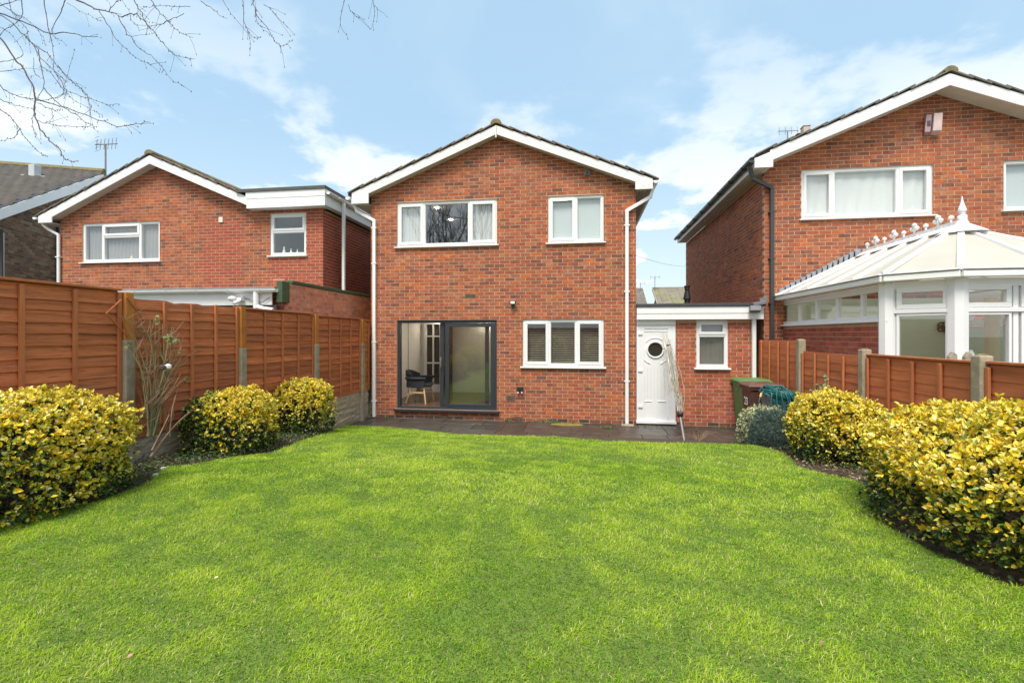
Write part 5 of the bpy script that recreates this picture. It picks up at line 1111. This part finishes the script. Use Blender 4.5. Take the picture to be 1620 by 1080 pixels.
# ---- grass: every blade is a small bent strip
def blades(ymin, ymax, dens, hh, ww, seg2, seed):
    s = np.random.default_rng(seed); n = int((FXR - FXL) * (ymax - ymin) * dens); x = s.uniform(FXL, FXR, n); y = s.uniform(ymin, ymax, n)
    # keep only what lies inside the lawn outline (vectorised even-odd test), with a ragged edge
    px = np.array([p[0] for p in poly]); py = np.array([p[1] for p in poly]); xx = x + s.normal(0, .018, n); yy_ = y + s.normal(0, .018, n); c = np.zeros(n, bool); j = len(px) - 1
    for i in range(len(px)):
        if py[i] != py[j]: c ^= ((py[i] > yy_) != (py[j] > yy_)) & (xx < (px[j] - px[i]) * (yy_ - py[i]) / (py[j] - py[i]) + px[i])
        j = i
    # outside the view cone behind/side nothing is needed, but a margin is kept for a side step
    zc = -x * ST + y * CT; xc = x * CT + y * ST; c &= (np.abs(xc) < zc * 1.35 + .5)
    x, y = x[c], y[c]; n = len(x); z = np.interp(y, _fy, _fz)
    def lf_(sc, ph): return np.sin(x * sc + 1.3 * np.sin(y * sc * .7 + ph)) * np.sin(y * sc * .9 + 1.7 * np.sin(x * sc * .6 + ph * 2))
    gn = np.random.default_rng(99).normal(0, 1, (200, 200))
    def vnoise(sc, ox):       # smooth value noise on the ground plane
        a_ = (x + 8 + ox) * sc; b_ = (y + 2 + ox * .7) * sc; a_, b_ = a_ * .83 + b_ * .42, b_ * .9 - a_ * .31 + 40; i0 = a_.astype(int) % 199; j0 = b_.astype(int) % 199; fi = a_ % 1; fj = b_ % 1; fi = fi * fi * (3 - 2 * fi); fj = fj * fj * (3 - 2 * fj)
        return gn[i0, j0] * (1 - fi) * (1 - fj) + gn[i0 + 1, j0] * fi * (1 - fj) + gn[i0, j0 + 1] * (1 - fi) * fj + gn[i0 + 1, j0 + 1] * fi * fj
    patch = .55 * vnoise(.9, 0) + .45 * vnoise(2.3, 3) + .3 * vnoise(17., 5); vn = .75 * vnoise(5.2, 1) + .65 * vnoise(11., 2)
    H = hh * s.uniform(.55, 1.15, n) * (1 + .22 * np.clip(vn, -1.5, 1.5)); a = s.uniform(0, 2 * np.pi, n) + .0; comb = .6 * vn + 1.2 * patch
    lean = s.uniform(.3, 1.9, n); dx = np.cos(a + 0) * .75 + .25 * np.cos(comb); dy = np.sin(a) * .75 + .25 * np.sin(comb); sx_ = -np.sin(a); sy_ = np.cos(a); w = ww * s.uniform(.6, 1.3, n) / 2
    tot = lambda f, l: np.stack([x + dx * l * f, y + dy * l * f, z + H * f * (1 - .35 * lean * f)], 1)
    B = np.stack([x, y, z - .005], 1); Mid = tot(.55, H * lean * .8); Tp = tot(1.0, H * lean * 1.25); S_ = np.stack([sx_ * w, sy_ * w, 0 * w], 1)
    if seg2: V = np.stack([B - S_, B + S_, Mid + S_ * .85, Mid - S_ * .85, Tp], 1); F = np.array([(0, 1, 2), (0, 2, 3), (3, 2, 4)]); k = 5
    else: V = np.stack([B - S_ * 1.2, B + S_ * 1.2, Tp], 1); F = np.array([(0, 1, 2)]); k = 3
    F = (F[None] + (np.arange(n) * k)[:, None, None]).reshape(-1, 3)
    g1, g2, g3, g4 = np.array([.185, .38, .022]), np.array([.43, .58, .032]), np.array([.66, .62, .26]), np.array([.085, .20, .018])
    u = np.clip(.53 + .15 * patch + .24 * vn + s.normal(0, .20, n), 0, 1)[:, None]; col = g1 * (1 - u) + g2 * u; dk = (s.random(n) < np.clip(.13 - .17 * vn - .05 * patch, 0, .6))[:, None]; col = np.where(dk, g4, col)
    dry = (s.random(n) < np.clip(.075 + .05 * patch + .03 * vn, 0, .3))[:, None]; col = np.where(dry, g3, col) * s.uniform(.85, 1.2, (n, 1))
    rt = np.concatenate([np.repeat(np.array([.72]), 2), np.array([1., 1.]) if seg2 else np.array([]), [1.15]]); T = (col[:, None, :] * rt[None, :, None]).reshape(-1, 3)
    return V.reshape(-1, 3), F, T
Vs, Fs, Ts = [], [], []; off = 0
for a in ((1.1, 3.6, 19000, .021, .0029, True, 1), (3.6, 5.2, 11500, .024, .0042, True, 2), (5.2, 7.0, 6400, .028, .0062, False, 3), (7.0, 9.6, 5600, .028, .0072, False, 4)):
    V, F, T = blades(*a); Vs.append(V); Fs.append(F + off); Ts.append(T); off += len(V)
go = bpy.data.objects.new('grass', npmesh('grass', np.concatenate(Vs), np.concatenate(Fs), GRASSM, np.concatenate(Ts))); COL.objects.link(go); tag(go, 'short bright green mown grass covering the lawn', 'grass', kind='stuff')
print('grass tris', sum(len(f) for f in Fs))
# weeds along the wall foot and tufts on the patio
V_, F_, T_ = [], [], []; off = 0
def tuft(c, n, h, sp, pal):
    global off
    P = np.array(c) + rng.normal(0, 1, (n, 3)) * np.array([sp, sp * .5, 0]); D_ = unit(rng.normal(0, .5, (n, 3)) + np.array([0, 0, .8])); V, F, T = leaf_batch(P, D_, unit(rng.normal(0, 1, (n, 3))), h * rng.uniform(.5, 1.2, n), h * .35 * rng.uniform(.6, 1.2, n), pick(pal, n), pick(pal, n)); V_.append(V); F_.append(F + off); T_.append(T); off += len(V)
WG = [(.10, .20, .03), (.16, .26, .04), (.07, .13, .03), (.22, .25, .07)]
for u, v, n, sp in ((806, 663, 50, .06), (860, 665, 120, .12), (876, 666, 60, .08), (962, 676, 70, .06), (1140, 676, 30, .06), (612, 662, 10, .04), (1020, 676, 30, .3), (700, 663, 12, .2), (905, 668, 18, .12)):
    a, b, c = ray(u, v); tt = (-.03 - CZ) / c; tuft((a * tt, min(b * tt, YW - .03), -.04), n, .05, sp, WG)
for k in range(70): tuft((rng.uniform(FXL + .1, FXR - .3), rng.uniform(8.5, 10.1), -.04), 5, .02, .02, WG)
o = bpy.data.objects.new('patio_weeds', npmesh('patio_weeds', np.concatenate(V_), np.concatenate(F_), LEAFM, np.concatenate(T_))); COL.objects.link(o); tag(o, 'small green weeds along the wall foot and between the patio slabs', 'weeds', kind='stuff')
o = MB().lathe((-.32, 9.95, -.039), [(.34, 0), (.33, .006), (.001, .007)], 18).build('moss_patch', mat('yellow_moss', (.22, .17, .04), .95, .4, 9, .01, 50)); o.scale = (1, .42, 1); o.location = (0, 5.77, 0); tag(o, 'flat yellow brown moss patch on the patio below the kitchen window', 'moss', kind='stuff')
st = MB()
for k in range(22): a = rng.uniform(-1.2, 1.2); p = Vector((1.95, 8.55, -.03)); st.tube([p, p + Vector((math.sin(a) * .18, rng.uniform(-.05, .1), .10 + rng.uniform(0, .1))), p + Vector((math.sin(a) * .42, rng.uniform(-.1, .2), rng.uniform(.0, .22)))], [.003, .0025, .0015], 4)
o = st.build('dry_stems', CANEB); tag(o, 'tangle of dry straw coloured stems at the foot of the folded clothes airer', 'dry plant')
# fallen leaves on the lawn
for i, (u, v, cl, lb) in enumerate(((338, 928, (.62, .60, .22), 'pale yellow leaf fallen on the left of the lawn'), (200, 1056, (.60, .25, .28), 'tiny pink petal near the bottom left of the lawn'), (1302, 976, (.55, .46, .22), 'straw coloured grass stalk on the right of the lawn'), (1296, 1036, (.28, .17, .10), 'small brown leaf at the lower right of the lawn'), (381, 733, (.6, .6, .45), 'pale leaf on the lawn beside the middle left golden bush'))):
    p = aG(u, v); c = np.array([cl]); V, F, T = leaf_batch(np.array([[p.x, p.y, p.z + .04]]), np.array([[.7, .3, .2]]) if i != 2 else np.array([[.2, .95, .1]]), np.array([[0, -.3, 1.]]), np.array([.03 if i != 2 else .07]), np.array([.018 if i != 2 else .006]), c, c)
    o = bpy.data.objects.new('fallen_leaf', npmesh('fallen_leaf', V, F, LEAFM, T)); COL.objects.link(o); tag(o, lb, 'leaf')

# ---- birch whose bare twigs hang into the top left
t = thing('birch_tree', 'bare birch tree whose thin hanging twigs fill the upper left corner', 'tree', (-8.4, 2.2, 0))
MB().tube([(-8.4, 2.2, -.1), (-8.3, 2.3, 3), (-8.1, 2.4, 6), (-7.7, 2.6, 9.5)], [.22, .18, .13, .06], 12).build('trunk', BARK, t)
def dep(u, v): return 4.5 + .7 * math.sin(u / 110. + 1) + .5 * math.cos(v / 80.) + max(0, u - 200) / 420.
def bp(u, v, j=0): return aY(u, v, dep(u, v) + j)
k4 = 4.154; k2 = 2.613
BR = [(k4, .011, [(0, 250), (90, 380), (150, 450), (210, 560), (232, 640), (225, 700), (240, 800), (290, 880), (340, 940), (395, 985), (420, 1040), (470, 1062), (510, 1060)]), (k4, .009, [(0, 90), (140, 140), (330, 220), (440, 215), (540, 240), (640, 240)]),
      (k4, .003, [(330, 220), (380, 255), (430, 290)]), (k4, .006, [(290, 0), (305, 110), (325, 220), (350, 330), (360, 470), (440, 540)]), (k4, .006, [(430, 0), (400, 80), (350, 180), (345, 215)]), (k4, .007, [(90, 160), (180, 250), (250, 330), (265, 430), (290, 540), (260, 620), (235, 660)]),
      (k4, .005, [(180, 240), (270, 380), (380, 500), (440, 600), (560, 640), (700, 685), (780, 685)]), (k4, .004, [(265, 430), (330, 480), (420, 590), (480, 650), (600, 720), (670, 755)]), (k4, .005, [(380, 430), (450, 520), (550, 600), (590, 680), (595, 760)]), (k4, .005, [(240, 300), (330, 370), (380, 440), (480, 540), (560, 620)]),
      (k4, .006, [(290, 580), (380, 680), (470, 740), (560, 800), (635, 835)]), (k4, .006, [(240, 650), (440, 715), (600, 765), (770, 830), (860, 820), (990, 805)]), (k4, .004, [(245, 790), (340, 820), (450, 830), (560, 835), (600, 825)]), (k4, .005, [(0, 560), (40, 600), (130, 640), (200, 650), (260, 660), (340, 650), (410, 620), (430, 540), (490, 330)]),
      (k4, .005, [(0, 650), (100, 690), (210, 715)]), (k4, .005, [(0, 720), (70, 770), (130, 850), (200, 940), (260, 1005), (310, 1027)]), (k4, .004, [(130, 850), (90, 905), (10, 925)]), (k4, .011, [(500, 0), (600, 45), (715, 80), (800, 115)]), (k4, .006, [(800, 115), (880, 90), (940, 130), (990, 190), (1040, 250), (1100, 320), (1170, 370), (1280, 388)]),
      (k4, .005, [(715, 80), (740, 40), (780, 0)]), (k4, .005, [(650, 75), (720, 180), (760, 250), (850, 350), (930, 400), (990, 425)]), (k4, .005, [(780, 110), (820, 200), (900, 300), (990, 370), (1060, 440), (1120, 520), (1210, 568)]), (k4, .006, [(880, 0), (920, 70), (960, 150), (990, 195)]), (k4, .005, [(990, 0), (1040, 70), (1110, 150), (1180, 215), (1270, 250)]),
      (k4, .003, [(1250, 45), (1120, 40), (1030, 40), (940, 45)]), (k4, .003, [(1210, 90), (1120, 130), (1080, 155), (1000, 170), (880, 160), (850, 90), (800, 0)]), (k4, .003, [(440, 20), (520, 70), (600, 110), (660, 140)]), (k4, .006, [(140, 0), (150, 80), (120, 140), (90, 160)]), (k4, .006, [(0, 40), (60, 20), (110, 0)]), (k4, .006, [(0, 100), (90, 160), (40, 190), (0, 230)]),
      (k4, .004, [(0, 470), (100, 460), (200, 450)]), (k4, .004, [(0, 410), (100, 390), (150, 340), (60, 220), (0, 180)]), (k4, .004, [(60, 0), (70, 60), (120, 130), (180, 200), (170, 250)]), (k4, .003, [(235, 700), (215, 780), (215, 840), (240, 915)]), (k4, .004, [(0, 20), (90, 90), (180, 130), (270, 230), (300, 300)]), (k4, .003, [(220, 380), (225, 470), (270, 520)]), (k4, .003, [(250, 680), (340, 720), (400, 720)]), (k4, .003, [(340, 720), (340, 780), (300, 810)]),
      (k2, .004, [(830, 5), (880, 40), (940, 80)]), (k2, .003, [(920, 0), (970, 75)]), (k2, .004, [(1000, -60), (1010, 90), (1040, 150), (1080, 155)]), (k2, .003, [(1022, 120), (1035, 200)]), (k2, .005, [(1045, -80), (1050, 0), (1060, 60), (1100, 110), (1130, 160), (1160, 190), (1210, 170)]), (k2, .003, [(1090, 20), (1130, 50), (1185, 110)]), (k2, .003, [(1055, 30), (1065, 100), (1100, 130)]),
      (k2, .004, [(1445, -70), (1405, 80), (1440, 160)]), (k2, .003, [(1440, 20), (1460, 60), (1485, 75)]), (k2, .004, [(1535, -60), (1548, 50), (1535, 120)]), (k2, .002, [(1545, 20), (1570, 45)])]
rb_ = random.Random(8); twg = MB(); bud = MB()
for kk, r0, pl in BR:
    pts = curve_pts([bp(u / kk, v / kk) for u, v in pl], 4); m_ = len(pts)
    for i in range(1, m_ - 1): pts[i] = pts[i] + Vector((rb_.gauss(0, .006), 0, rb_.gauss(0, .006)))
    br = MB().tube(pts, [max(r0 * (1 - .72 * i / m_), .0018) for i in range(m_)], 5).build('branch', BARK, t)
    for i in range(2, m_):
        if rb_.random() < .30:
            p = pts[i]; d = (pts[i] - pts[i - 1]).normalized(); s = Vector((rb_.uniform(-1, 1), rb_.uniform(-.5, .5), rb_.uniform(-1, .6))); L_ = rb_.uniform(.05, .22)
            q = [p, p + (d + s * .6) * L_ * .5, p + (d + s * .7) * L_ + Vector((0, 0, -.02))]; twg.tube(q, [.0022, .0018, .0012], 3); bud.lathe(tuple(q[2]), [(.001, -.008), (.005, 0), (.001, .012)], 4)
        if rb_.random() < .75: s = Vector((rb_.uniform(-1, 1), 0, rb_.uniform(-1, 1))) * .009; bud.lathe(tuple(pts[i] + s), [(.0015, -.009), (.0055, 0), (.001, .010)], 4)
twg.build('twigs', BARK, t, kind='stuff'); bud.build('buds', BARK, t, kind='stuff')
for pl in ([(-7.9, 2.5, 7.5), (-6.6, 3.2, 7.0), *[tuple(bp(*q)) for q in ((-40, -30), (0, 22))]], [(-8.1, 2.4, 6.2), (-7.0, 3.0, 6.1), tuple(bp(-50, 30)), tuple(bp(0, 60))], [(-8.2, 2.4, 5.0), (-6.9, 3.2, 4.9), tuple(bp(-60, 110)), tuple(bp(0, 135))], [(-7.8, 2.6, 8.6), (-5, 4.0, 8.0), tuple(bp(60, -50)), tuple(bp(120, 0))],
           [(-7.7, 2.6, 9.3), (-4, 4.6, 8.9), tuple(bp(240, -70)), tuple(bp(383, -40)), tuple(bp(404, -22))], [(-7.7, 2.6, 9.4), (-3, 4.8, 8.8), tuple(bp(400, -60)), tuple(bp(551, -26)), tuple(bp(590, -20))], [(-8.2, 2.4, 4.4), (-6.9, 3.2, 4.3), tuple(bp(-50, 160)), tuple(bp(0, 173))]):
    pts = curve_pts(pl, 6); m_ = len(pts); MB().tube(pts, [.022 * (1 - .8 * i / m_) + .004 for i in range(m_)], 6).build('limb', BARK, t)
# bare trees and shrubs at the garden end behind the viewpoint: they show only in the window glass
def bare_tree(x, y, h, n, seed, label, spread=.35):
    q = random.Random(seed); t = thing('bare_tree', label, 'tree', (x, y, .4)); m = MB(); tk = MB()
    def grow(p, d, L_, r, lv):
        pts = [p]
        for i in range(4): d = (d + Vector((q.gauss(0, .10), q.gauss(0, .10), q.gauss(.04, .06)))).normalized(); pts.append(pts[-1] + d * L_ / 4)
        (tk if lv == 0 else m).tube(pts, [r * (1 - .4 * i / 4) for i in range(5)], 5 if lv < 2 else 3)
        if lv < 4:
            for k in range([n, 4, 4, 3][lv]): a = pts[q.randint(1 if lv else 2, 4)]; grow(a, (d + Vector((q.gauss(0, spread), q.gauss(0, spread), q.uniform(.1, .4)))).normalized(), L_ * q.uniform(.5, .8), r * .5, lv + 1)
    grow(Vector((x, y, .4)), Vector((0, 0, 1)), h * .4, h * .0065, 0); tk.build('trunk', BARK, t); m.build('crown', BARK, t, kind='stuff')
for i, (x, y, h) in enumerate(((-10.6, -9.5, 14), (-8.8, -10, 15), (-7.0, -9.2, 13.5), (-5.0, -10, 12))): bare_tree(x, y, h, 6, 20 + i, ['bare many stemmed tree behind the back fence, farthest left', 'tallest bare tree behind the back fence', 'bare tree behind the middle of the back fence', 'shortest bare tree behind the back fence, nearest the middle'][i])
bush('golden_bush', SPH + 'behind the viewpoint against the back fence on the right', (.9, -3.9, 1.05), (.8, .7, .6), .5, 900, 6, .07, 'gold', seed=31); bush('golden_bush', SPH + 'behind the viewpoint against the back fence in the middle', (-1.6, -4.6, 1.1), (.8, .6, .65), .5, 900, 6, .07, 'gold', seed=32)

# ================================================================== BINS, HOSE, AIRER
def wheelie(label, x, y, z, hgt, body, lid, num=None, w=.52, dpt=.60, rot=0.):
    t = thing('wheelie_bin', label, 'bin', (x, y, z)); t.rotation_euler = (0, 0, rot); M_ = Matrix.Translation((x, y, z)) @ Matrix.Rotation(rot, 4, 'Z')
    def tr(mb): mb.v = [tuple(M_ @ Vector(v)) for v in mb.v]; return mb
    h = hgt - .10; a = .80; V = []
    for zz_, k in ((.06, a), (h * .55, .90), (h, 1.)):
        V += [(-w / 2 * k, -dpt / 2 * k, zz_), (w / 2 * k, -dpt / 2 * k, zz_), (w / 2 * k, dpt / 2 * k, zz_), (-w / 2 * k, dpt / 2 * k, zz_)]
    F = [(0, 3, 2, 1), (8, 9, 10, 11)] + [(4 * l + i, 4 * l + (i + 1) % 4, 4 * l + 4 + (i + 1) % 4, 4 * l + 4 + i) for l in range(2) for i in range(4)]
    b = tr(MB().add(V, F)).build('body', body, t, bevel=.03)
    tr(MB().box(-w / 2 - .02, w / 2 + .02, -dpt / 2 - .02, dpt / 2 + .02, h - .035, h + .01)).build('rim', body, t, bevel=.01)
    l = MB(); P_ = []
    for (k, zz_) in ((1.0, h + .012), (1.0, h + .045), (.80, h + .085)):
        P_ += [(-w / 2 * k - .035, -dpt / 2 * k - .035, zz_), (w / 2 * k + .035, -dpt / 2 * k - .035, zz_), (w / 2 * k + .035, dpt / 2 * k + .035, zz_), (-w / 2 * k - .035, dpt / 2 * k + .035, zz_)]
    l.add(P_, F); tr(l).build('lid', lid, t, bevel=.012)
    tr(MB().tube([(w / 2 + .05, -dpt / 2 + .04, h - .03), (w / 2 + .05, dpt / 2 - .04, h - .03)], .018, 8)).build('handle', body, t)
    for q in (-1, 1): tr(MB().lathe((w / 2 * .8, q * (dpt / 2 - .02) - .025, .11), [(.10, 0), (.10, .05)], 16, axis='Y')).build('wheel', BLACK, t)
    return t, M_
def text_on(parent, s, size, m, M_, name='number'):
    c = bpy.data.curves.new(name, 'FONT'); c.body = s; c.size = size; c.align_x = 'CENTER'; c.align_y = 'CENTER'; c.extrude = .002; c.offset = size * .016
    o = bpy.data.objects.new(name, c); COL.objects.link(o); dg = bpy.context.evaluated_depsgraph_get(); me = bpy.data.meshes.new_from_object(o.evaluated_get(dg)); bpy.data.objects.remove(o)
    me.materials.clear(); me.materials.append(m); me.transform(M_); o = bpy.data.objects.new(name, me); link(o, parent); return o
gb, M1 = wheelie('green wheelie bin, farthest of the three, against the side building wall', 3.22, 9.86, -.04, 1.02, BINGREEN, BINGREEN2)
bb_, M2 = wheelie('brown wheelie bin with a white number 23 between the green and grey bins', 3.17, 9.26, -.04, 1.0, BINBROWN, BINBROWN2, w=.48, dpt=.52)
# printed 23 on the near face corner, facing the lawn side
fx = 3.17 - .24 * .93 - .012; text_on(bb_, '23', .20, WHITE, Matrix.Translation((fx, 9.26, .60)) @ Matrix.Rotation(R(-3), 4, 'Y') @ Matrix(((0, 0, -1, 0), (-1, 0, 0, 0), (0, 1, 0, 0), (0, 0, 0, 1))))
MB().box(3.22 - .262, 3.22 - .248, 9.80, 9.94, .72, .80).build('embossed_badge', mat('faded_badge', (.13, .25, .12), .6, .3, 60), gb)
wt = thing('water_butt', 'round grey tub with a green hose coiled over its lid, nearest of the bins', 'tub', (3.17, 8.68, -.04)); WX, WY, WZ = 3.25, 8.62, .78
MB().lathe((WX, WY, -.04), [(.22, 0), (.25, .62), (.26, .78), (.275, .78), (.275, .82)], 24).build('body', GREYPL, wt, smooth=False); MB().lathe((WX, WY, WZ), [(.285, 0), (.285, .03), (.18, .07), (.02, .08)], 24).build('lid', GREYPL, wt)
hs = thing('garden_hose', 'teal green garden hose coiled loosely over the grey tub', 'hose', (WX, WY, WZ + .08)); rh_ = random.Random(4)
pts = []
for i in range(15 * 14):
    a = i / 14 * 2 * math.pi * 1.0; w = rh_.gauss(0, .003); k = i / 14; rx_ = .22 + .035 * math.sin(k * 1.7); ry_ = .22 + .035 * math.cos(k * 2.3)
    x = WX + rx_ * math.cos(a) + .05 * math.sin(k * .9); y = WY + ry_ * math.sin(a) + .04 * math.cos(k * 1.3); rad = math.hypot(x - WX, y - WY); z = WZ + .06 + .10 * (k / 15) + .02 * math.sin(a * 2 + k)
    if math.sin(a) < -.2: z -= .16 * (-.2 - math.sin(a)) * (1 + .8 * math.sin(k * 2.1)); y = min(y, WY - .24 - .02 * (k % 3))
    if math.cos(a) > .8: z -= .10
    pts.append((x, y, z + w))
MB().tube(curve_pts(pts, 1), .0095, 6).build('coil', HOSE, hs, smooth=True)
for k in range(5):
    x = WX - .22 + .07 * k; MB().tube(curve_pts([(x + .05, WY - .08, WZ + .13), (x, WY - .30, WZ + .08), (x - .02 + .03 * k, WY - .345, WZ - .16), (x + .10 + .03 * k, WY - .35, WZ - .26 - .02 * k), (x + .22, WY - .325, WZ - .22), (x + .28, WY - .30, WZ - .04), (x + .24, WY - .2, WZ + .12)], 5), .0095, 6).build('loop', HOSE, hs, smooth=True)
MB().tube(curve_pts([(WX - .28, WY - .12, WZ + .1), (WX - .37, WY - .2, WZ - .03), (WX - .39, WY - .2, WZ - .25), (WX - .34, WY - .22, WZ - .42)], 5), .0095, 6).build('loose_end', HOSE, hs); MB().tube([(WX - .36, WY - .2, WZ - .00), (WX - .33, WY - .16, WZ + .06)], .017, 8).build('connector', mat('ochre_plastic', (.55, .32, .05), .4, 0), hs)
mp_ = thing('mop_head', 'grey stringy bundle hanging on the right side of the grey tub', 'mop', (WX + .17, WY - .38, .5)); m_ = MB()
for k in range(34): a = rh_.uniform(-.09, .10); b = rh_.uniform(-.03, .03); m_.tube([(WX + .17 + a * .5, WY - .36 + b, WZ - .02), (WX + .17 + a * .9, WY - .40 + b, WZ - .13), (WX + .17 + a * 1.15, WY - .40 + b, WZ - .30)], .006, 4)
m_.build('strings', mat('grey_string', (.36, .34, .36), .7, .2, 30), mp_)
# folded rotary clothes airer leaning on the door
ra = thing('rotary_airer', 'folded rotary clothes airer with slack pale line leaning beside the white door', 'clothes airer', (1.735, 8.6, -.04)); B0 = Vector((1.735, 8.62, -.04)); T0 = Vector((1.67, 9.98, 1.72)); dv = (T0 - B0)
def al(f, sx__=0, sy__=0): return B0 + dv * f + Vector((sx__, sy__, 0))
MB().tube([al(0), al(.30)], .019, 8).build('pole', STEEL, ra); MB().tube([al(.24), al(.9)], .022, 8).build('mast', STEEL, ra)
MB().lathe(tuple(al(.235)), [(.03, -.05), (.055, -.01), (.06, .03), (.03, .06)], 10).build('hub', BLACK, ra)
for a, b, c in ((-.045, -.06, 1.08), (.045, .00, 1.08), (-.01, -.085, 1.0), (.02, .05, 1.0)):
    MB().tube([al(.27, a * .5), al(.65, a), al(c, b)], .013, 6).build('arm', mat('weathered_alu', (.40, .38, .33), .6, .2, 20, metal=.3) if 'weathered_alu' not in bpy.data.materials else bpy.data.materials['weathered_alu'], ra)
for f_, sx__ in ((.93, -.01), (.93, .03), (.56, .0), (.56, .055)): MB().lathe(tuple(al(f_, sx__)), [(.012, -.02), (.024, -.01), (.024, .012), (.01, .02)], 8).build('joint', BLACK, ra)
cd_ = MB(); rc_ = random.Random(2)
for k in range(17):
    x0_ = rc_.uniform(-.06, .06); f1 = rc_.uniform(.8, 1.0); f0 = rc_.uniform(.26, .5); sg = rc_.choice((-1, 1)); w_ = rc_.uniform(.02, .10)
    cd_.tube(curve_pts([al(f1, x0_ * .6, -.02), al((f1 + f0) / 2, x0_ + sg * w_ * .5, -.04), al(f0, x0_ * .8 + .01, -.03)], 4), .0032, 4)
for k in range(14):
    f0 = rc_.uniform(.30, .55); w_ = rc_.uniform(.03, .075); cd_.tube([al(f0 + .10 - .16 * math.sin(math.pi * j / 8), .015 - w_ + 2 * w_ * j / 8, -.05) for j in range(9)], .0032, 4)
for k in range(7):
    x0_ = -.09 - .02 * k * rc_.random(); cd_.tube(curve_pts([al(.92, -.04, -.02), al(.7, x0_, -.04), al(.52 - .02 * k, x0_ - .02, -.05), al(.48, x0_ + .03, -.05), al(.62, -.03, -.04)], 4), .0028, 4)
cd_.build('line', CORD, ra)
cd2 = MB().tube(curve_pts([al(1.0, .02, -.02), al(.78, .10, -.03), al(.6, .14, -.04), al(.42, .13, -.04), al(.27, .05, -.03)], 5), .006, 5).build('taut_line', CORD, ra)
# snow-free small things: stones in the bed
for i, (u, v) in enumerate(((298, 717), (262, 742), (250, 752))):
    p = aG(u, v); o = MB().lathe((p.x - .03, p.y, p.z - .01), [(.01, 0), (.03, .008), (.025, .025), (.005, .03)], 7).build('stone', mat('pale_stone', (.5, .48, .42), .8, .2, 30) if 'pale_stone' not in bpy.data.materials else bpy.data.materials['pale_stone']); tag(o, ['pale pebble nearest the middle left golden bush', 'pale pebble on the soil between the left golden bushes', 'pale pebble nearest the large left golden bush'][i], 'stone')
